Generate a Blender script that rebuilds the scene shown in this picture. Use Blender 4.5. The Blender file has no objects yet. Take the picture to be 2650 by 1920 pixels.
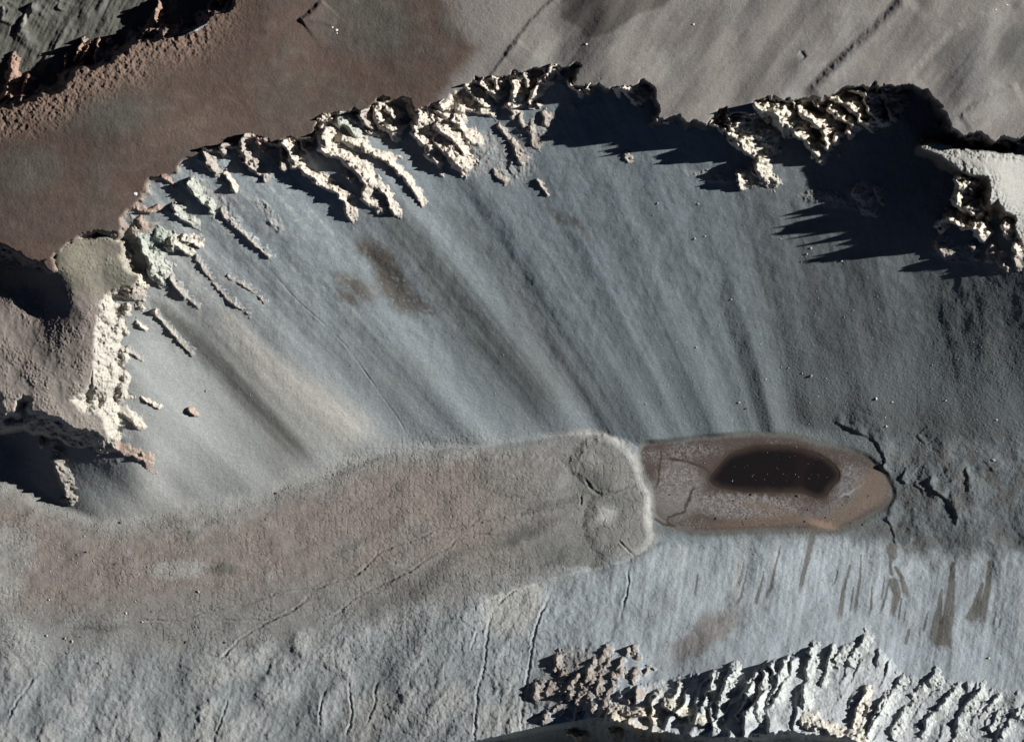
import bpy, math, random
import numpy as np
from mathutils import Vector
C = bpy.context.scene
random.seed(7)
RNG = np.random.default_rng(11)

# ---------------------------------------------------------------- camera, sky, sun
# ground plan: x east, y north, 1 unit = 1 m, centre of the valley at the origin
W0, H0 = 2650.0, 1920.0
cam = bpy.data.cameras.new('camera'); camo = bpy.data.objects.new('camera', cam)
C.collection.objects.link(camo)
CAM_D = 80000.0
camo.location = (0, 0, CAM_D + 250)
camo.rotation_euler = (0, 0, 0)
cam.sensor_width = 36.0
cam.lens = 36.0 * CAM_D / W0
cam.clip_start = 1000.0; cam.clip_end = 200000.0
C.camera = camo
SUN_EL, SUN_AZ = math.radians(24.0), math.radians(10.0)   # azimuth: north of east
world = bpy.data.worlds.new('World'); C.world = world; world.use_nodes = True
wn = world.node_tree.nodes; wl = world.node_tree.links; wn.clear()
sky = wn.new('ShaderNodeTexSky'); sky.sky_type = 'NISHITA'; sky.sun_disc = False
sky.sun_elevation = SUN_EL; sky.sun_rotation = math.radians(90) - SUN_AZ
sky.altitude = 1000; sky.air_density = 0.12; sky.dust_density = 0.0; sky.ozone_density = 2.0
bg = wn.new('ShaderNodeBackground'); bg.inputs[1].default_value = 0.05
wo = wn.new('ShaderNodeOutputWorld')
wl.new(sky.outputs[0], bg.inputs[0]); wl.new(bg.outputs[0], wo.inputs[0])
sd = bpy.data.lights.new('sun', 'SUN'); so = bpy.data.objects.new('sun', sd)
C.collection.objects.link(so)
sd.energy = 5.0; sd.angle = math.radians(0.5); sd.color = (1.0, 0.975, 0.935)
sv = Vector((math.cos(SUN_EL)*math.cos(SUN_AZ), math.cos(SUN_EL)*math.sin(SUN_AZ), math.sin(SUN_EL)))
so.rotation_euler = sv.to_track_quat('Z', 'Y').to_euler()
so.location = (3000, 600, 3000)
C.view_settings.view_transform = 'Standard'; C.view_settings.look = 'None'
C.view_settings.exposure = 0.7; C.view_settings.gamma = 1.0
C.view_settings.use_curve_mapping = False

# ---------------------------------------------------------------- survey helpers
S = 700.0/2212.0
def Z(ox, oy, *p):            # survey tile -> ground plan metres (east, south of the north-west corner)
    return [(ox + a*S, oy + b*S) for a, b in p]
def A(*p): return Z(0, 0, *p)
def B(*p): return Z(650, 0, *p)
def Cc(*p): return Z(1300, 0, *p)
def D(*p): return Z(1950, 0, *p)
def E(*p): return Z(0, 480, *p)
def E2(*p): return Z(650, 480, *p)
def E3(*p): return Z(1300, 480, *p)
def E4(*p): return Z(1950, 480, *p)
def F(*p): return Z(0, 940, *p)
def F2(*p): return Z(650, 940, *p)
def F3(*p): return Z(1300, 940, *p)
def F4(*p): return Z(1950, 940, *p)
def G(*p): return Z(0, 1400, *p)
def G2(*p): return Z(650, 1400, *p)
def G3(*p): return Z(1300, 1400, *p)
def G4(*p): return Z(1950, 1400, *p)

f32 = np.float32
STEP = 2.1
apx = np.linspace(0, 1, 46)[:-1]**1.0
xf = np.arange(-45, 2720, STEP); yf = np.arange(-45, 1975, STEP)
xs_t = np.concatenate([xf[0]-1500*(1-apx), xf, xf[-1]+1500*(1-apx[::-1])]).astype(f32)
ys_t = np.concatenate([yf[0]-1500*(1-apx), yf, yf[-1]+1500*(1-apx[::-1])]).astype(f32)
xs = np.clip(xs_t, -110, 2790) + (xs_t-np.clip(xs_t, -110, 2790))*1e-3
ys = np.clip(ys_t, -110, 2040) + (ys_t-np.clip(ys_t, -110, 2040))*1e-3
NX, NY = len(xs), len(ys)
X, Y = np.meshgrid(xs, ys); X = X.astype(f32); Y = Y.astype(f32)

def _hash(ix, iy, seed):
    h = (ix.astype(np.uint32)*np.uint32(374761393) + iy.astype(np.uint32)*np.uint32(668265263) + np.uint32((seed*1274126177) & 0xffffffff))
    h = (h ^ (h >> np.uint32(13)))*np.uint32(1274126177)
    return h ^ (h >> np.uint32(16))
_ang = (np.arange(256)/256*2*np.pi)
_GX = np.cos(_ang).astype(f32); _GY = np.sin(_ang).astype(f32)
def perlin(x, y, seed=0):
    x = x.astype(f32) if hasattr(x, 'astype') else f32(x); y = y.astype(f32)
    x0 = np.floor(x); y0 = np.floor(y); fx = x-x0; fy = y-y0
    ix = x0.astype(np.int32); iy = y0.astype(np.int32)
    def g(a, b, dx, dy):
        k = _hash(a, b, seed) & np.uint32(255)
        return _GX[k]*dx + _GY[k]*dy
    u = fx*fx*fx*(fx*(fx*6-15)+10); v = fy*fy*fy*(fy*(fy*6-15)+10)
    n00 = g(ix, iy, fx, fy); n10 = g(ix+1, iy, fx-1, fy)
    n01 = g(ix, iy+1, fx, fy-1); n11 = g(ix+1, iy+1, fx-1, fy-1)
    a = n00+u*(n10-n00); b = n01+u*(n11-n01)
    return (a+v*(b-a))*f32(1.5)
def fbm(x, y, octv=4, seed=0, gain=0.5):
    r = 0; a = 1.0; t = 0
    for i in range(octv):
        r = r + a*perlin(x*(2**i)+i*17.3, y*(2**i)-i*9.1, seed+i); t += a; a *= gain
    return r/t
def ridged(x, y, octv=3, seed=0, gain=0.5):
    r = 0; a = 1.0; t = 0
    for i in range(octv):
        r = r + a*(1-2*np.abs(perlin(x*(2**i)+i*7.3, y*(2**i)-i*3.1, seed+i))); t += a; a *= gain
    return r/t
def crag(x, y, seed, ang=0.5):
    # faceted noise: flat triangular planes meeting at sharp creases
    c, s_ = math.cos(ang), math.sin(ang); x, y = x*c+y*s_, -x*s_+y*c
    x0 = np.floor(x); y0 = np.floor(y); fx = x-x0; fy = y-y0; ix = x0.astype(np.int32); iy = y0.astype(np.int32)
    def v(a, b): return (_hash(a, b, seed) & np.uint32(1023)).astype(f32)/511.5-1
    v00 = v(ix, iy); v10 = v(ix+1, iy); v01 = v(ix, iy+1); v11 = v(ix+1, iy+1)
    return np.where(fx+fy < 1, v00+(v10-v00)*fx+(v01-v00)*fy, v11+(v01-v11)*(1-fx)+(v10-v11)*(1-fy))
def crags(x, y, seed, gain=.55):
    return (crag(x, y, seed, .5)+gain*crag(x*2.1, y*2.1, seed+1, 1.3)+gain*gain*crag(x*4.3, y*4.3, seed+2, 2.2))/(1+gain+gain*gain)
def ss(e0, e1, v):
    t = np.clip((v-e0)/(e1-e0), 0, 1); return t*t*(3-2*t)
def smax(a, b, k):
    h = np.clip(0.5+0.5*(a-b)/k, 0, 1); return b+(a-b)*h+k*h*(1-h)

def tps(pts, stride=6):
    P = np.array(pts, float); xy = P[:, :2]/1000; n = len(P)
    def phi(r2): return 0.5*r2*np.log(r2+1e-12)
    d2 = ((xy[:, None]-xy[None])**2).sum(-1)
    M = np.zeros((n+3, n+3)); M[:n, :n] = phi(d2)+np.eye(n)*2e-4
    M[:n, n] = 1; M[:n, n+1:] = xy; M[n, :n] = 1; M[n+1:, :n] = xy.T
    w = np.linalg.solve(M, np.concatenate([P[:, 2], [0, 0, 0]]))
    # evaluated on a coarser net, then cubic interpolated
    gx = np.linspace(xs[0]-20, xs[-1]+20, 240); gy = np.linspace(ys[0]-20, ys[-1]+20, 180)
    GX, GY = np.meshgrid(gx/1000, gy/1000)
    out = w[n]+w[n+1]*GX+w[n+2]*GY
    for i in range(n):
        out = out+w[i]*phi((GX-xy[i, 0])**2+(GY-xy[i, 1])**2)
    def interp(M_, g, q):           # Catmull-Rom along last axis
        h = g[1]-g[0]; t = (q-g[0])/h; i = np.clip(np.floor(t).astype(int), 1, len(g)-3); t = t-i
        a, b, c, d = M_[:, i-1], M_[:, i], M_[:, i+1], M_[:, i+2]
        return b+0.5*t*(c-a+t*(2*a-5*b+4*c-d+t*(3*(b-c)+d-a)))
    R = interp(out, gx, xs.astype(float)); R = interp(R.T, gy, ys.astype(float)).T
    return np.ascontiguousarray(R).astype(f32)

def chaikin(p, n=2, closed=False):
    p = [tuple(q) for q in p]
    for _ in range(n):
        o = [] if closed else [p[0]]
        rng = range(len(p)) if closed else range(len(p)-1)
        for i in rng:
            a, b = p[i], p[(i+1) % len(p)]
            o += [(a[0]*.75+b[0]*.25, a[1]*.75+b[1]*.25), (a[0]*.25+b[0]*.75, a[1]*.25+b[1]*.75)]
        if not closed: o.append(p[-1])
        p = o
    return p
def window(pts, m):
    p = np.array(pts)
    i0 = np.searchsorted(xs, p[:, 0].min()-m); i1 = np.searchsorted(xs, p[:, 0].max()+m)
    j0 = np.searchsorted(ys, p[:, 1].min()-m); j1 = np.searchsorted(ys, p[:, 1].max()+m)
    return slice(max(j0, 0), max(min(j1, NY), j0+2)), slice(max(i0, 0), max(min(i1, NX), i0+2))
def pdist(pts, x, y):
    """distance to a polyline, parameter 0..1 along it, signed side (>0: right hand of travel, y down)"""
    p = np.array(pts, float); seg = np.hypot(*(p[1:]-p[:-1]).T); cum = np.concatenate([[0], np.cumsum(seg)])
    global _side
    _side = np.zeros(x.shape, f32)
    best = np.full(x.shape, 1e9, f32); tt = np.zeros(x.shape, f32); sg = np.zeros(x.shape, f32)
    for k in range(len(p)-1):
        (ax, ay), (bx, by) = p[k], p[k+1]; dx, dy = bx-ax, by-ay; L2 = dx*dx+dy*dy+1e-9
        t = np.clip(((x-ax)*dx+(y-ay)*dy)/L2, 0, 1)
        qx = x-(ax+t*dx); qy = y-(ay+t*dy); d = qx*qx+qy*qy
        m = d < best
        best = np.where(m, d, best); tt = np.where(m, (cum[k]+t*seg[k])/cum[-1], tt)
        sg = np.where(m, np.sign(dx*qy-dy*qx), sg); _side = np.where(m, (qx*.98-qy*.17)/(np.sqrt(d)+1e-3), _side)
    return np.sqrt(best), tt, sg
def sdf(poly, far=160.0):
    """negative inside, positive outside, clipped at far"""
    d = np.full(X.shape, far*far, f32); p = poly+[poly[0]]
    inside = np.zeros(X.shape, bool)
    for (ax, ay), (bx, by) in zip(p[:-1], p[1:]):
        w = window([(ax, ay), (bx, by)], far); x = X[w]; y = Y[w]
        dx, dy = bx-ax, by-ay; t = np.clip(((x-ax)*dx+(y-ay)*dy)/(dx*dx+dy*dy+1e-9), 0, 1)
        q = (x-ax-t*dx)**2+(y-ay-t*dy)**2
        d[w] = np.minimum(d[w], q)
        if ay != by:
            lo, hi = min(ay, by), max(ay, by)
            j0 = np.searchsorted(ys, lo, 'left'); j1 = np.searchsorted(ys, hi, 'left')
            if j1 > j0:
                yy = ys[j0:j1]; xc = ax+(yy-ay)*(bx-ax)/(by-ay)
                inside[j0:j1] ^= (xs[None, :] < xc[:, None])
    return np.where(inside, -np.sqrt(d), np.sqrt(d)).astype(f32)

# ---------------------------------------------------------------- survey: outlines
RIM = (A((0, 920), (200, 870), (300, 830), (430, 810), (570, 670), (650, 590), (790, 600), (860, 520), (960, 480), (1060, 490), (1090, 385), (1340, 320), (1520, 290), (1620, 260), (1700, 200), (1760, 120), (1890, 100), (1980, 0))
       + [(690, -300), (3000, -300), (3000, 350)]
       + D((2212, 1110), (2080, 1130), (1950, 1140), (1860, 1110), (1800, 1100), (1680, 1110), (1620, 1060), (1570, 980), (1560, 910), (1520, 860), (1460, 780), (1400, 720), (1290, 690), (1200, 700), (1100, 690), (1010, 730), (980, 690), (930, 730), (880, 690), (800, 710), (700, 740), (600, 770), (530, 800), (400, 800), (300, 790), (200, 830), (110, 800), (0, 860))
       + Cc((2160, 800), (2100, 880), (2050, 950), (1960, 910), (1900, 910), (1855, 960), (1825, 890), (1780, 920), (1700, 990), (1640, 1010), (1560, 980), (1500, 990), (1440, 960), (1340, 980), (1270, 990), (1270, 900), (1240, 830), (1240, 740), (1180, 680), (1110, 670), (1060, 690), (960, 720), (870, 750), (810, 700), (800, 650), (720, 710), (650, 745), (580, 730), (605, 650), (600, 550), (520, 545), (430, 540), (330, 545), (260, 580), (160, 620), (90, 600), (60, 650), (0, 660))
       + B((2170, 610), (2110, 640), (2010, 640), (1960, 640), (1880, 655), (1740, 700), (1620, 780), (1540, 860), (1480, 870), (1350, 910), (1300, 830), (1240, 790), (1170, 800), (1100, 810), (1020, 840), (960, 900), (890, 930), (850, 890), (830, 920), (700, 935), (600, 940), (540, 1000), (520, 1080), (500, 1160), (420, 1160), (350, 1140), (230, 1160), (150, 1140), (60, 1150))
       + A((2070, 1100), (2020, 1110), (1960, 1180), (1900, 1190), (1780, 1190), (1740, 1230), (1660, 1230), (1560, 1270), (1500, 1290), (1430, 1390), (1340, 1440), (1240, 1460), (1190, 1540))
       + E((1110, 150), (1080, 180), (1020, 210), (950, 290), (1000, 340), (970, 370), (800, 360), (650, 400), (560, 470), (470, 560), (450, 640), (440, 690), (300, 590), (150, 530), (0, 490)) + [(-300, 610), (-300, 310)])
SPUR = (E((440, 690), (450, 620), (480, 570), (640, 430), (900, 440), (1000, 480), (990, 600), (1020, 700), (1120, 760), (1080, 830), (900, 850), (830, 940), (800, 1100), (760, 1300), (770, 1500), (770, 1640))
        + F((760, 60), (740, 160), (640, 240), (560, 300), (700, 400), (850, 440), (860, 600), (760, 550), (620, 520), (480, 460), (340, 400), (260, 400), (275, 290), (190, 250), (130, 300), (130, 390), (60, 400), (40, 330), (50, 280), (0, 190)) + [(-300, 960), (-300, 640), (0, 645), (90, 690)])
BENCH = D((1370, 1205), (1530, 1200), (1900, 1255), (2212, 1265)) + [(3000, 400), (3000, 720), (2800, 700)] + E4((2212, 540), (2190, 440), (2130, 330), (2140, 240), (2040, 220), (1990, 100), (1930, 150), (1925, 0)) + D((1910, 1450), (1780, 1430), (1600, 1350), (1500, 1260))
LOBE = (F((0, 965), (110, 1010), (200, 1040), (340, 1150), (480, 1170), (640, 1230), (780, 1275), (900, 1300), (1100, 1290), (1350, 1230), (1500, 1190), (1700, 1200), (1900, 1170), (2212, 1100))
        + F2((200, 1020), (500, 960), (800, 830), (1100, 720), (1500, 690), (1800, 650)) + F3((0, 650), (400, 590), (560, 550), (750, 550), (900, 590), (1040, 690), (1110, 790), (1150, 900), (1160, 980), (1210, 1040), (1230, 1120), (1210, 1280), (1250, 1390), (1240, 1470), (1150, 1570), (1050, 1640))
        + G3((1000, 210), (850, 250), (700, 250), (640, 280), (400, 330)) + [(1350, 1530), (1200, 1600), (1000, 1700), (700, 1780), (300, 1760), (0, 1740), (-300, 1720), (-300, 1240)])
FLATS = F3((1110, 740), (1150, 650), (1300, 650), (1700, 600), (2100, 580)) + F4((0, 582), (250, 578), (600, 670), (900, 730), (1020, 830), (1100, 920), (1170, 1060), (1130, 1150), (1000, 1240), (850, 1320), (700, 1370), (400, 1370), (0, 1370)) + F3((1600, 1400), (1430, 1350), (1240, 1270), (1238, 1050), (1160, 900))
POND = F3((1700, 930), (1730, 890), (1800, 810), (1860, 740), (2000, 690), (2140, 670)) + F4((60, 680), (200, 670), (400, 700), (560, 750), (680, 840), (720, 910), (690, 970), (640, 1020), (600, 1085), (530, 1110), (440, 1080), (390, 1060), (200, 1056), (0, 1055)) + F3((1960, 1055), (1850, 1030), (1760, 1020), (1700, 980))

LOBE = chaikin(LOBE, 1, True); FLATS = chaikin(FLATS, 2, True); POND = chaikin(POND, 2, True)
# ---------------------------------------------------------------- survey: heights
P_main = tps([(0, 300, 570), (0, 560, 565), (140, 690, 560), (345, 320, 600), (500, 150, 600), (700, 60, 615), (620, 0, 612), (350, 110, 592), (150, 250, 585), (350, 480, 572), (600, 380, 570), (850, 320, 565), (820, 150, 580), (1000, 60, 590), (1060, 250, 572),
              (1300, 200, 580), (1250, 60, 600), (1480, 170, 585), (1600, 60, 592), (1650, 210, 580), (1720, 310, 572), (1900, 290, 568), (1880, 130, 590), (2100, 250, 570), (2150, 60, 605), (2400, 220, 570), (2450, 40, 612), (2500, 340, 560), (2640, 350, 548), (2640, 160, 588), (2700, 0, 600), (-100, 450, 550)])
P_spur = tps([(150, 700, 528), (230, 640, 520), (300, 680, 498), (345, 725, 470), (270, 750, 468), (200, 780, 478), (245, 850, 448), (250, 950, 420), (260, 1000, 395), (250, 1100, 335), (270, 1125, 315), (100, 1050, 385), (0, 1000, 392), (0, 880, 415), (60, 770, 425), (110, 760, 430), (150, 900, 428), (-150, 900, 425), (-100, 700, 400), (200, 1050, 378)])
P_ben = tps([(2400, 385, 515), (2450, 400, 512), (2557, 460, 500), (2560, 530, 485), (2590, 560, 448), (2650, 400, 450), (2650, 520, 415), (2620, 600, 380), (2750, 620, 315), (2900, 450, 400)])
FLOOR = tps([(0, 1300, 86), (0, 1500, 90), (0, 1700, 92), (300, 1400, 76), (300, 1650, 80), (700, 1300, 58), (700, 1600, 64), (1100, 1250, 38), (1100, 1450, 44), (1400, 1180, 22), (1400, 1400, 26), (1650, 1150, 4), (1650, 1400, 6), (1950, 1150, 0), (1950, 1380, 0), (2250, 1150, 6), (2320, 1300, 6), (2250, 1400, 4), (2450, 1150, 26), (2450, 1350, 26), (2650, 1150, 48), (2650, 1400, 46), (1300, 1700, 30), (2000, 1700, 0), (2600, 1700, 40), (1000, 700, 40), (2000, 700, 10), (300, 900, 80), (2600, 700, 60), (600, 1950, 60)])
NS = tps([(0, 1250, 75), (120, 1300, 70), (250, 1345, 72), (380, 1345, 68), (470, 1315, 68), (700, 1250, 58), (1000, 1165, 42), (1300, 1145, 26), (1500, 1115, 20), (1660, 1155, 4), (1900, 1125, 3), (2150, 1100, 10), (2300, 1130, 16), (2480, 1130, 34), (2650, 1130, 52),
          (120, 1400, 30), (380, 1450, 20), (800, 1370, 0), (1200, 1280, -20), (1700, 1270, -45), (2100, 1230, -50), (2500, 1240, -10), (2650, 1240, 0),
          (50, 1150, 95), (130, 1140, 180), (170, 1200, 148), (280, 1150, 212), (370, 1190, 190), (400, 1270, 112), (300, 1250, 138), (210, 1280, 105), (310, 1060, 262),
          (350, 800, 372), (335, 950, 300), (330, 700, 425), (300, 1020, 268), (450, 620, 455), (430, 900, 272), (560, 1060, 165), (600, 760, 335), (700, 950, 208), (820, 1060, 125),
          (400, 500, 530), (600, 430, 520), (750, 480, 484), (850, 720, 318), (1000, 900, 190), (1100, 1050, 90), (900, 350, 520), (1050, 450, 455), (1200, 650, 312), (1350, 850, 185), (1450, 1000, 92),
          (1300, 350, 468), (1450, 560, 345), (1600, 780, 212), (1700, 980, 88), (1500, 400, 432), (1640, 380, 430), (1700, 600, 305), (1800, 850, 152),
          (1850, 450, 382), (1900, 650, 262), (1950, 850, 138), (2100, 500, 340), (2120, 700, 226), (2150, 900, 112), (2300, 560, 305), (2300, 800, 172), (2400, 660, 258), (2420, 850, 150), (2440, 980, 85),
          (2650, 700, 300), (2650, 850, 205), (2650, 1000, 112), (2000, 330, 440), (2400, 430, 350), (2600, 430, 380), (1200, 200, 540), (1800, 250, 500), (900, 100, 560), (2300, 200, 460), (2650, 200, 450)])
SSL = tps([(0, 1560, 88), (0, 1750, 108), (0, 1920, 138), (300, 1640, 82), (300, 1920, 140), (600, 1660, 72), (600, 1920, 152), (900, 1600, 62), (900, 1760, 112), (900, 1920, 186), (1200, 1510, 34), (1200, 1700, 112), (1200, 1920, 228), (1440, 1500, 22), (1440, 1700, 128), (1440, 1850, 215), (1700, 1400, 0), (1700, 1600, 96), (1700, 1750, 190), (1700, 1850, 275),
           (2000, 1390, 0), (2000, 1600, 112), (2000, 1720, 200), (2000, 1880, 345), (2300, 1400, 4), (2300, 1600, 108), (2300, 1750, 205), (2300, 1900, 310), (2650, 1420, 44), (2650, 1600, 140), (2650, 1780, 230), (2650, 1920, 320), (1575, 1862, 285), (1480, 1900, 225), (1600, 1960, 320), (2000, 2000, 400), (2600, 2040, 380),
           (0, 1400, 40), (600, 1450, 0), (1200, 1350, -50), (1700, 1280, -60), (2000, 1280, -60), (2300, 1280, -55), (2650, 1280, -20)])
NWLOW = 42 + tps([(0, 0, 455), (300, 0, 462), (560, 0, 470), (560, 60, 478), (350, 60, 452), (200, 120, 445), (0, 200, 440), (0, 320, 430), (400, 200, 440), (-110, 100, 450), (800, 0, 460), (500, 400, 430), (0, 600, 380)])

d_rim = sdf(RIM); d_spur = sdf(SPUR); d_ben = sdf(BENCH, 120); d_lobe = sdf(LOBE, 90); d_flat = sdf(FLATS, 60); d_pond = sdf(POND, 60)

# fall-line coordinate of the north slope: u is constant along a line that debris runs down
ku = np.array([-300, 0, 300, 700, 1000, 1400, 1700, 2000, 2400, 2700, 3200]); kv = np.array([1.0, 1.0, .97, .9, .82, .56, .42, .17, .22, .40, .5])
U = X.copy()
for _ in range(5): U = (0.4*U+0.6*(X-np.interp(U, ku, kv).astype(f32)*(Y-400))).astype(f32)

n_big = fbm(X/220, Y/220, 3, 1); n_mid = fbm(X/60, Y/60, 4, 5); n_fine = fbm(X/14, Y/14, 3, 9, 0.6); n_grit = perlin(X/5.2, Y/5.2, 13)+0.7*perlin(X/3.1, Y/3.1, 15)
n_rdg = ridged(X/26+0.25*n_mid, Y/26, 4, 21, 0.55)
def voronoi_edge(x, y, size, seed):
    gx = x/size; gy = y/size; ix = np.floor(gx).astype(np.int32); iy = np.floor(gy).astype(np.int32)
    f1 = np.full(x.shape, 9., f32); f2 = f1.copy()
    for dy in (-1, 0, 1):
        for dx in (-1, 0, 1):
            h = _hash(ix+dx, iy+dy, seed); jx = (h & np.uint32(1023)).astype(f32)/1023; jy = ((h >> np.uint32(10)) & np.uint32(1023)).astype(f32)/1023
            d = np.sqrt((ix+dx+.12+.76*jx-gx)**2+(iy+dy+.12+.76*jy-gy)**2)
            f2 = np.where(d < f1, f1, np.minimum(f2, d)); f1 = np.minimum(f1, d)
    return f2-f1
n_crag = crags(X/19+.35*n_mid, Y/19, 301)*1.3
xw_ = X+5*n_mid+3*n_fine; yw_ = Y+6*n_fine
n_frac = np.maximum(ss(.20, .0, voronoi_edge(xw_*.8, yw_*1.15, 17, 71)), .7*ss(.24, 0, voronoi_edge(xw_, yw_*1.2, 8.5, 77)))
n_strat = ss(.22, .0, np.abs(perlin(X/48, (Y+.15*X+10*n_mid)/8.5, 79)))*ss(-.3, .2, perlin(X/30, Y/30, 81))
nx1 = perlin(X/17, Y/17, 31)*5+perlin(X/8, Y/8, 33)*3

# low ground
floor = FLOOR + 2.5*n_mid + 5*n_big
floor = floor + 13*ss(0, 22, -d_lobe)*ss(700, 1250, X) + 5*ss(0, 30, -d_lobe)*(1-ss(700, 1250, X))
def dome(cx, cy, rx, ry, h_):
    q = np.clip(1-((X-cx+9*n_mid)/rx)**2-((Y-cy+9*n_fine)/ry)**2, 0, 1); return h_*q*(2-q)
floor = floor + dome(1570, 1195, 95, 75, 9) + dome(1600, 1355, 90, 105, 7) + dome(1350, 1230, 130, 60, 4) + 3.5*fbm((X-.2*Y)/120, (Y+.35*X)/38, 2, 67)*ss(20, -40, d_lobe)
mf = ss(10, -6, d_flat)
floor = floor*(1-mf) + (0.6+0.25*n_fine)*mf
bed = ss(2.5, -3, d_pond+1.5*n_fine)
floor = floor*(1-bed) - 2.2*bed
st_wide = fbm(U/62, Y/1400, 3, 41); st_fine = fbm(U/17, Y/300+U/90, 2, 45)
tal = ss(1180, 700, Y)
north = NS + st_wide*(.7+1.1*tal) + fbm(U/230, Y/1200, 2, 49)*15 + st_fine*(0.05+0.10*tal)*(1+1.5*perlin(X/140, Y/140, 47)) + 2.5*n_mid*tal + 1.0*n_mid
Us = X+0.16*(Y-1500)
sst = fbm(Us/26, Y/420, 4, 51)
south = SSL + 3*n_mid + 14*n_big + sst*1.6*ss(1250, 1700, X) + (.8-.5*ss(1500, 1700, X))*n_fine
# furrowed ground of the lower left slope
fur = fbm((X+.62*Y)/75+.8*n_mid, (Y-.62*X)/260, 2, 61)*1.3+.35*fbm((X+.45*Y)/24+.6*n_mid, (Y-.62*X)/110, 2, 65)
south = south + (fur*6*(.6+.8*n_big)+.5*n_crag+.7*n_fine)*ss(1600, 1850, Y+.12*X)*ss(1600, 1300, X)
T = smax(smax(floor, north, 5), south, 7)
T = T*(1-mf)+floor*mf

def line_feature(pts, amp, wid, kind):
    """groove, ridge or scarp drawn into the ground"""
    pts = chaikin(pts, 2)
    w = window(pts, wid*8+20 if kind != 'scarp' else 170); x = X[w]; y = Y[w]
    d, t, sg = pdist(pts, x+nx1[w]*0.5+n_fine[w]*1.5, y+nx1[w[0], w[1]]*0.35)
    fade = ss(0, .15, t)*ss(1, .85, t)*np.clip(.75+1.1*n_mid[w]+.5*perlin(x/28, y/28, 17), .1, 1.5)
    if kind == 'groove': T[w] += -amp*np.exp(-(d/wid)**2)*(0.3+0.7*fade) + 0.45*amp*np.exp(-((d-1.8*wid)/wid)**2)*fade
    elif kind == 'ridge': T[w] += amp*np.clip(1-d/wid, 0, 1)*fade
    else:                        # scarp, ground stands higher on the side given by the sign of wid
        s = d*sg; T[w] += amp*fade*ss(-2.5, 3.5, s)*np.exp(-np.clip(s, 0, None)/34)
for pts in (E2((160, 690), (360, 930), (560, 1100), (760, 1290), (900, 1480), (1010, 1640)), F2((870, 0), (1010, 180), (1110, 330), (1200, 450), (1280, 600))):
    line_feature(pts, .75, 2.2, 'groove')
for pts in (G2((1980, 560), (1930, 720), (1920, 880), (1900, 1080), (1840, 1220), (1850, 1340), (1825, 1500), (1830, 1700)), G3((400, 430), (290, 640), (240, 860), (210, 1100), (170, 1300), (150, 1450), (170, 1640))):
    line_feature(pts, 3.0, 3.4, 'groove')
for pts in (G2((820, 1040), (790, 1180), (830, 1420), (770, 1600)), G2((1040, 1130), (1000, 1230), (1020, 1330), (940, 1500)), G2((1850, 740), (1790, 900)), G((1870, 1270), (1800, 1470), (1740, 1640)), G2((620, 1200), (560, 1320), (560, 1560)), G3((1030, 230), (1030, 400), (960, 640)), G2((2160, 400), (2010, 520)), G((300, 1080), (220, 1200), (110, 1340), (60, 1480))):
    line_feature(pts, 2.2, 3.0, 'groove')
# furrows that drain the gravel flat
for pts in (G((560, 740), (860, 720), (1100, 650), (1300, 650), (1380, 665), (1560, 620), (1700, 570), (1960, 520), (2212, 460)) + G2((180, 430), (300, 405), (500, 405), (620, 350), (800, 300), (880, 270), (1040, 100), (1180, 30)) + F2((1400, 1430), (1480, 1370), (1700, 1360), (1900, 1290), (2212, 1230)) + F3((150, 1230), (400, 1160), (620, 1140), (650, 1080)),
            G((1700, 660), (2080, 650)) + G2((20, 650), (150, 660), (230, 620), (390, 540), (500, 410)),
            G2((560, 660), (700, 610), (830, 470), (1000, 390), (1300, 250), (1440, 140), (1650, 40)) + F2((1650, 1440), (1850, 1400), (2100, 1420)),
            G((1700, 940), (1810, 970), (1900, 850)) + G2((0, 740), (100, 680), (230, 610))):
    line_feature(pts, 2.6, 3.0, 'groove')
line_feature(F3((750, 640), (680, 720), (640, 800), (620, 870), (600, 940)), 4, 1, 'scarp')
line_feature(F3((1150, 975), (1000, 1030), (900, 1060), (790, 1075), (720, 1020), (680, 960)), 2.5, 2.6, 'groove')
line_feature(F3((680, 955), (710, 990), (740, 1050), (790, 1072)), 5, 3.2, 'groove')
line_feature(F3((650, 1090), (640, 1160)), 4, 2.6, 'groove')
line_feature(F3((960, 1460), (1030, 1530), (1080, 1580)), 3, 2.5, 'groove')
SC = [(F4((640, 470), (800, 540), (920, 600), (1010, 640), (1050, 720), (1085, 790), (1060, 850), (1090, 890), (1150, 925)), 11), (F4((1195, 945), (1260, 995)), 9), (F4((1320, 1000), (1380, 1030), (1400, 1090)), 6),
      (F4((1490, 910), (1430, 970), (1470, 1040), (1580, 1110), (1640, 1190), (1675, 1260), (1650, 1320), (1680, 1370)), 11), (F4((1730, 850), (1765, 930), (1750, 1000), (1775, 1070)), 8), (F4((1520, 840), (1545, 930)), 9),
      (F4((1060, 1270), (1130, 1310), (1150, 1400), (1165, 1490)), 8), (F4((1340, 590), (1420, 680)), 5), (F4((1440, 1070), (1475, 1130)), 4), (F4((1900, 800), (1980, 900)), 4)]
for pts, a in SC: line_feature(pts[::-1], a*.62, 1, 'scarp')
# hummocks east of the pond
hm = ss(2230, 2380, X)*ss(1090, 1160, Y)*ss(1560, 1380, Y)*(1-mf)
T = T + hm*(6*fbm(X/75, Y/90, 2, 71)+.9*n_fine)
# north-west low ground
nwm = ss(0, -60, (Y-330)+0.62*X)            # north-west of the rim line
T = np.where((Y < 345-0.52*X), NWLOW+6*n_mid+5*fbm((X+Y*.5)/22, (Y-X*.5)/160, 3, 75), T)
for pts, a in ((A((290, 20), (200, 130), (150, 280), (110, 330)), 12), (A((500, 0), (470, 90)), 6), (A((60, 0), (0, 200)), 8)):
    line_feature(pts[::-1], a, 1, 'scarp')

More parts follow.
